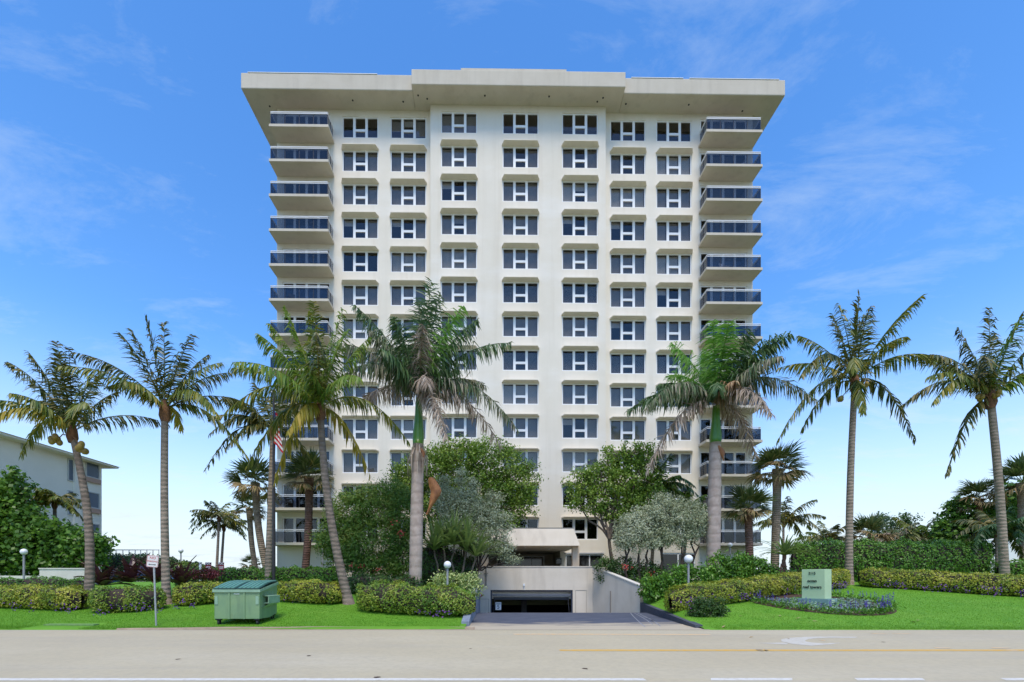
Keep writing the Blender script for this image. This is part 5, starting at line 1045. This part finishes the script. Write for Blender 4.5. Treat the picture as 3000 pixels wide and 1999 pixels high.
for x in (-W2+.08, W2-.08): mb = MB(); mb.box(x-.06, x+.06, -.022, -.003, .78, 1.10); mb.build('weld_plate', M['dumpl'], body)
for s in (-1, 1):
    def lz(y): t = y/dp; return zf+.015+(zb_-zf)*t+.07*math.sin(math.pi*min(1, t))
    mb = MB(); xa, xb = sorted((s*.015, s*(W2+.03))); ysd = np.linspace(-.06, dp+.02, 7)
    for a, b in zip(ysd, ysd[1:]): mb.hexa([(xa, a, lz(max(a, 0))), (xb, a, lz(max(a, 0))), (xb, b, lz(b)), (xa, b, lz(b)), (xa, a, lz(max(a, 0))+.03), (xb, a, lz(max(a, 0))+.03), (xb, b, lz(b)+.03), (xa, b, lz(b)+.03)])
    lid = mb.build('lid', mat('lid groove', (.02, .06, .05), rough=.5) if s < 0 else bpy.data.materials['lid groove'], du)
    for i in range(5):
        x = xa+.05+(xb-xa-.1)*(i+.5)/5; rb_2 = MB()
        for a, b in zip(ysd, ysd[1:]): rb_2.hexa([(x-.058, a, lz(max(a, 0))+.031), (x+.058, a, lz(max(a, 0))+.031), (x+.058, b, lz(b)+.031), (x-.058, b, lz(b)+.031), (x-.045, a, lz(max(a, 0))+.06), (x+.045, a, lz(max(a, 0))+.06), (x+.045, b, lz(b)+.06), (x-.045, b, lz(b)+.06)])
        rb_2.build('lid_rib', M['lid'], lid)
    # fork pocket on each side: an open box sleeve
    x0 = s*(W2+.002); x1 = s*(W2+.17); xa, xb = sorted((x0, x1)); mb = MB(); mb.box(xa, xb, .38, dp-.12, 1.06, 1.09); mb.box(xa, xb, .38, dp-.12, .80, .83); xo = sorted((x1, x1-s*.03)); mb.box(xo[0], xo[1], .38, dp-.12, .831, 1.059); po = mb.build('fork_pocket', M['dumpl'], du)
    mb = MB(); mb.face([(x0, .12, .62), (x1, .45, .80), (x1, dp-.14, .80), (x0, dp-.1, .74)]); mb.face([(x0, .20, 1.12), (x1, .38, 1.09), (x1, dp-.12, 1.09), (x0, dp-.1, 1.12)]); mb.build('pocket_gusset', M['dumpl'], po)
M['caster'] = mat('caster rubber', (.03, .03, .032), rough=.7)
for x, y in ((-W2+.12, .10), (W2-.12, .10), (-W2+.12, dp-.2), (W2-.1, dp-.2)):
    mb = MB(); mb.box(x-.10, x+.10, y-.08, y+.08, z0-.045+(.1 if y > .5 else 0), z0-.003+(.1 if y > .5 else 0)); mb.box(x-.05, x-.035, y-.04, y+.06, .08, z0-.046+(.1 if y > .5 else 0)); mb.box(x+.035, x+.05, y-.04, y+.06, .08, z0-.046+(.1 if y > .5 else 0)); ca = mb.build('caster', M['black'], du)
    mb = MB(); mb.tube([(x-.033, y+.02, .085), (x+.033, y+.02, .085)], .085, 14); mb.build('wheel', M['caster'], ca)
mb = MB(); mb.box(-.13, .13, -.012, -.003, 1.16, 1.215); st_ = mb.build('sticker', M['dumpl'], body); text('sticker_text', 'Recycle', .06, M['white'], st_, Matrix.Translation((0, -.014, 1.185)) @ FRONT, .001)
side_m = Matrix.Translation((W2+.006, .75, 1.19)) @ Matrix.Rotation(R(90), 4, 'Z') @ FRONT
text('spray_lettering', 'WCLA', .2, M['dumpl'], body, side_m, .001, 1.2)

# ------------------------------------------------------------------ signs, lamps, flag, small things
M['galv'] = mat('galvanised steel', (.42, .43, .43), (.34, .35, .35), scale=20, rough=.45, metal=.4)
sx, sy = XP(458, 17.3), 17.3; sgz = gz(sx, sy)
sg = empty('parking_sign', (sx, sy, sgz), 0, 'white no parking sign with red lettering on a leaning steel post', 'sign')
top = Vector((XP(450, 17.3)-sx, 0, ZP(1630, 17.3)-sgz)); mb = MB(); mb.tube([(0, 0, -.1), top*.5, top], .032, 8); mb.build('post', M['galv'], sg)
tilt = Matrix.Translation((top.x*.95-.01, -.05, ZP(1645, 17.3)-sgz)) @ Matrix.Rotation(R(5.5), 4, 'Y') @ Matrix.Rotation(R(12), 4, 'Z')
pw, ph = .175, .225
def rrect(w, h, c, n=4):
    pts = []
    for cx, cz, a0 in ((w-c, h-c, 0), (-w+c, h-c, 90), (-w+c, -h+c, 180), (w-c, -h+c, 270)):
        for i in range(n+1): a = R(a0+90*i/n); pts.append((cx+c*math.cos(a), 0, cz+c*math.sin(a)))
    return pts
mb = MB(); mb.prism([tuple(tilt @ Vector(p)) for p in rrect(pw+.02, ph, .05)], tilt.to_3x3() @ Vector((0, .012, 0))); plate = mb.build('plate', mat('sign white', (.68, .66, .62), rough=.4), sg)
M['redt'] = mat('sign red', (.50, .06, .05), rough=.5)
text('lettering', 'NO', .13, M['redt'], plate, tilt @ Matrix.Translation((0, -.004, .125)) @ FRONT, .002)
text('lettering', 'PARKING', .085, M['redt'], plate, tilt @ Matrix.Translation((0, -.004, -.005)) @ FRONT, .002, .95)
mb = MB(); k = lambda x, z: tuple(tilt @ Vector((x, -.006, z)))
mb.face([k(-.09, -.135), k(.09, -.135), k(.09, -.115), k(-.09, -.115)]); mb.face([k(-.13, -.125), k(-.085, -.152), k(-.085, -.098)]); mb.face([k(.13, -.125), k(.085, -.098), k(.085, -.152)]); mb.build('double_arrow', M['black'], plate)
mb = MB(); [mb.face([tuple(tilt @ (Vector(p)*s+Vector((0, -.003, 0)))) for p, s in ((a, .96), (b, .96), (b, .91), (a, .91))]) for a, b in zip(rrect(pw+.02, ph, .05), rrect(pw+.02, ph, .05)[1:]+rrect(pw+.02, ph, .05)[:1])]; mb.build('sign_border', M['redt'], plate)
for px, lab, w in ((610, 'left dark red fire connection sign with white letters above the hedge', .17), (648, 'right dark red fire connection sign with white letters above the hedge', .155)):
    D = 25.2; c = P(px, 1659, D); z0 = gz(c.x, D); e = empty('fire_sign', (c.x, D, z0), 0, lab, 'sign', 'fire connection signs'); zz = c.z-z0
    mb = MB(); mb.tube([(0, .04, -.1), (0, .04, zz)], .03, 6); mb.build('post', M['black'], e)
    mb = MB(); mb.box(-w, w, 0, .015, zz-.21, zz+.21); pl2 = mb.build('plate', mat('fire sign red', (.23, .02, .03), rough=.4) if px == 610 else bpy.data.materials['fire sign red'], e)
    mb = MB(); mb.box(-w, w, -.004, -.001, zz+.06, zz+.21); mb.build('header', mat('maroon', (.08, .012, .016), rough=.4) if px == 610 else bpy.data.materials['maroon'], pl2)
    text('lettering', 'FDC', .19, M['white'], pl2, Matrix.Translation((0, -.008, zz+.135)) @ FRONT, .002, .88)
    for i in range(3): mb = MB(); mb.box(-w*.75, w*.75, -.004, -.002, zz-.03-.06*i, zz-.01-.06*i); mb.build('print_line', M['white'], pl2)
D = 25.2; c = P(586, 1657, D); z0 = gz(c.x, D); mb = MB(); mb.tube([(0, 0, -.05), (.02, 0, c.z-z0-.1)], .05, 8); e = empty('marker_post', (c.x, D, z0), 0, 'plain white marker post left of the fire signs', 'post'); mb.build('post', M['white'], e); mb = MB(); mb.box(-.04, .08, -.03, .03, c.z-z0-.1, c.z-z0+.18); mb.build('head', M['white'], e)
M['globe'] = mat('white globe', (.80, .80, .80), rough=.25)
M['lpost'] = mat('grey lamp post', (.30, .30, .31), rough=.5)
for px, py, D, rr, lab in ((70, 1617, 25.5, .17, 'white globe lamp before the sea grape tree at far left'), (275, 1640, 30, .17, 'white globe lamp right of the leaning dark palm'), (530, 1614, 36, .18, 'white globe lamp against the sky right of the straight coconut trunk'), (1311, 1655, 22.5, .185, 'white globe lamp behind the big golden hedge left of the driveway'), (2017, 1638, 22.5, .21, 'white globe lamp among shrubs right of the driveway'), (2139, 1597, 35.5, .18, 'small white globe lamp just right of the pale royal trunk'), (944, 1611, 36, .16, 'small white globe lamp half hidden by oleander below the left balconies')):
    c = P(px, py, D); z0 = gz(c.x, D)-.1; e = empty('globe_lamp', (c.x, D, z0), 0, lab, 'lamp', 'globe lamps in the garden'); zz = c.z-z0
    mb = MB(); mb.tube([(0, 0, 0), (0, 0, zz-rr*.95)], .05, 8); mb.build('post', M['lpost'], e)
    mb = MB(); mb.tube([(0, 0, zz-rr*1.1), (0, 0, zz-rr*.95), (0, 0, zz-rr*.75)], [.05, rr*.45, rr*.62], 12); mb.build('collar', M['lpost'], e)
    mb = MB(); mb.sphere((0, 0, zz), rr, 18, 12); mb.build('globe', M['globe'], e, True)
D = 26; fx = XP(802, D); fz0 = gz(fx, D); fp = empty('flagpole', (fx, D, fz0), 0, 'dark flagpole at the left corner of the tower', 'flagpole')
ft = ZP(1150, D)-fz0; mb = MB(); mb.tube([(0, 0, -.1), (0, 0, ft*.5), (0, 0, ft)], [.10, .085, .05], 10); mb.build('pole', mat('dark bronze pole', (.035, .03, .03), rough=.4), fp); mb = MB(); mb.sphere((0, 0, ft+.08), .1, 10, 8); mb.build('finial', M['black'], fp)
fl_ = empty('flag', (fx, D, ZP(1300, D)), 0, 'red and white striped flag hanging limp on the dark flagpole', 'flag'); fzt = ZP(1205, D)-ZP(1300, D)
ws = [.05, .22, .36, .46, .56]; nst = 13
def fpt(u, v):   # u along hoist (top to bottom), v along fly; the cloth hangs in folds
    return (.06+.55*v*(.35+.65*u)+.02*math.sin(9*v), -.12*math.sin(7*v+u*2)-.05, fzt*(1-u)-.65*v*(.3+.7*u))
for i in range(nst):
    mb = MB(); u0, u1 = i/nst, (i+1)/nst
    for j in range(8): v0, v1 = (.40 if i < 7 else 0)+(1-(.40 if i < 7 else 0))*j/8, (.40 if i < 7 else 0)+(1-(.40 if i < 7 else 0))*(j+1)/8; mb.face([fpt(u0, v0), fpt(u0, v1), fpt(u1, v1), fpt(u1, v0)])
    mb.build('stripe', mat('flag red', (.50, .02, .035), rough=.8) if i == 0 else (bpy.data.materials['flag red'] if i % 2 == 0 else M['white']), fl_)
mb = MB()
for j in range(6):
    for i in range(7): mb.face([fpt(i/nst, .4*j/6), fpt(i/nst, .4*(j+1)/6), fpt((i+1)/nst, .4*(j+1)/6), fpt((i+1)/nst, .4*j/6)])
mb.build('canton', mat('flag blue', (.03, .04, .14), rough=.8), fl_)
# railing on the far mound, utility slab in the lawn, white wall at the right, vent box
rl = empty('beach_railing', (XP(390, 46), 46, 3.9), 0, 'white railing on top of the far hedge mound', 'railing'); bx = XP(390, 46)
mb = MB(); mb.box(XP(322, 46)-bx, XP(466, 46)-bx, -.04, .04, ZP(1613, 46)-3.9, ZP(1610, 46)-3.9); mb.build('top_rail', M['cap'], rl)
for px in (322, 340, 360, 378, 396, 412, 430, 448, 465): mb = MB(); mb.box(XP(px, 46)-bx-.03, XP(px, 46)-bx+.03, -.03, .03, -.2, ZP(1613, 46)-3.9); mb.build('baluster', M['cap'], rl)
p = gp(210, 1834); mb = MB(); mb.box(-.95, .95, -.14, .14, -.2, .045); e = tag(mb.build('utility_slab', mat('mossy concrete', (.10, .22, .05), (.16, .25, .09), scale=6, rough=.9), None, bevel=.02), 'flat mossy concrete utility slab in the left lawn near the road', 'slab'); e.location = (XP(210, 17.3), 17.3, gz(-15, 17.3)+.02)
ww_ = empty('white_wall', (XP(2955, 36), 36, 1.6), 0, 'plain white garden wall behind the far right palms', 'wall'); mb = MB(); bx = XP(2955, 36)
mb.prism([(XP(2890, 36)-bx, 0, 0), (XP(3080, 36)-bx, 0, 0), (XP(3080, 36)-bx, 0, ZP(1560, 36)-1.6), (XP(2890, 36)-bx, 0, ZP(1586, 36)-1.6)], (0, .3, 0)); mb.build('wall', M['cap'], ww_); mb = MB(); mb.prism([(XP(2888, 36)-bx, -.06, ZP(1586, 36)-1.598), (XP(3082, 36)-bx, -.06, ZP(1560, 36)-1.598), (XP(3082, 36)-bx, -.06, ZP(1556, 36)-1.598), (XP(2888, 36)-bx, -.06, ZP(1582, 36)-1.598)], (0, .42, 0)); mb.build('coping', M['cap'], ww_)
# ------------------------------------------------------------------ grass blades on the visible lawn
rg = np.random.default_rng(99)
def blades(xa, xb, ya, yb, n, fn): 
    x = rg.uniform(xa, xb, n); y = ya+(yb-ya)*rg.uniform(0, 1, n)**1.3+rg.normal(0, .05, n); k = fn(x, y); return np.stack([x[k], y[k]], 1)
q = np.concatenate([blades(-24, DRX0-.3, ROADY+.0, 22.5, 110000, lambda x, y: (y > ROADY+.02+np.clip((x-XP(380, 17))/5, 0, 1)*.62) & (np.abs(x-XP(210, 17.3)) > 1.05) | (y > 17.7)), blades(8, 34, ROADY+.02, 28, 120000, lambda x, y: (x > 7.9+(y-17.35)*.108) & ((x-MX)**2+(y-MY)**2 > 8.9))])
zz = np.array([max(gz(a, b), .005) for a, b in q]); n = len(q); h_ = rg.uniform(.018, .042, n); a = rg.uniform(0, 6.28, n); w = .008
b0 = np.stack([q[:, 0]-np.cos(a)*w, q[:, 1]-np.sin(a)*w, zz-.01], 1); b1 = np.stack([q[:, 0]+np.cos(a)*w, q[:, 1]+np.sin(a)*w, zz-.01], 1); tpp = np.stack([q[:, 0]+rg.normal(0, .018, n), q[:, 1]+rg.normal(0, .018, n), zz+h_], 1)
tag(link('grass', npmesh('grass', np.stack([b0, b1, tpp], 1).reshape(-1, 3), np.arange(3*n).reshape(-1, 3)), L['grass']), 'short bright green mown grass on both lawns', 'grass', kind='stuff')

# ------------------------------------------------------------------ a little furniture on the balconies
def chair(label, u, y, z, m, rz):
    p = tower.matrix_basis @ Vector((u, y, z)); e = empty('balcony_chair', p, rz, label, 'chair', 'balcony chairs')
    mb = MB(); mb.box(-.26, .26, -.26, .26, .38, .44); mb.build('seat', m, e); mb = MB(); mb.hexa([(-.26, .22, .45), (.26, .22, .45), (.26, .27, .45), (-.26, .27, .45), (-.26, .34, .98), (.26, .34, .98), (.26, .38, .98), (-.26, .38, .98)]); mb.build('backrest', m, e)
    for x in (-.23, .23):
        for yy in (-.23, .23): mb = MB(); mb.box(x-.02, x+.02, yy-.02, yy+.02, 0, .379); mb.build('leg', m, e)
M['chair'] = mat('dark wicker', (.05, .045, .04), rough=.7); M['chairw'] = mat('white plastic', (.7, .7, .68), rough=.5)
tower.matrix_basis
for lab, u, k, m, rz in (('dark chair on the sixth balcony from the top at the left corner', -18.4, 5, 'chair', .4), ('dark chair on the lowest left balcony', -16.6, 12, 'chair', -.3), ('white chair on the fifth balcony from the top at the right corner', 17.2, 4, 'chairw', .2), ('white chair on the second balcony from the top at the right corner', 18.7, 1, 'chairw', -.4), ('dark chair on the tenth balcony from the top at the right corner', 18.4, 9, 'chair', .3), ('dark chair on the second lowest left balcony', -18.6, 11, 'chair', .3)):
    chair(lab, u, -.7, slz[k]+.2, M[m], rz)
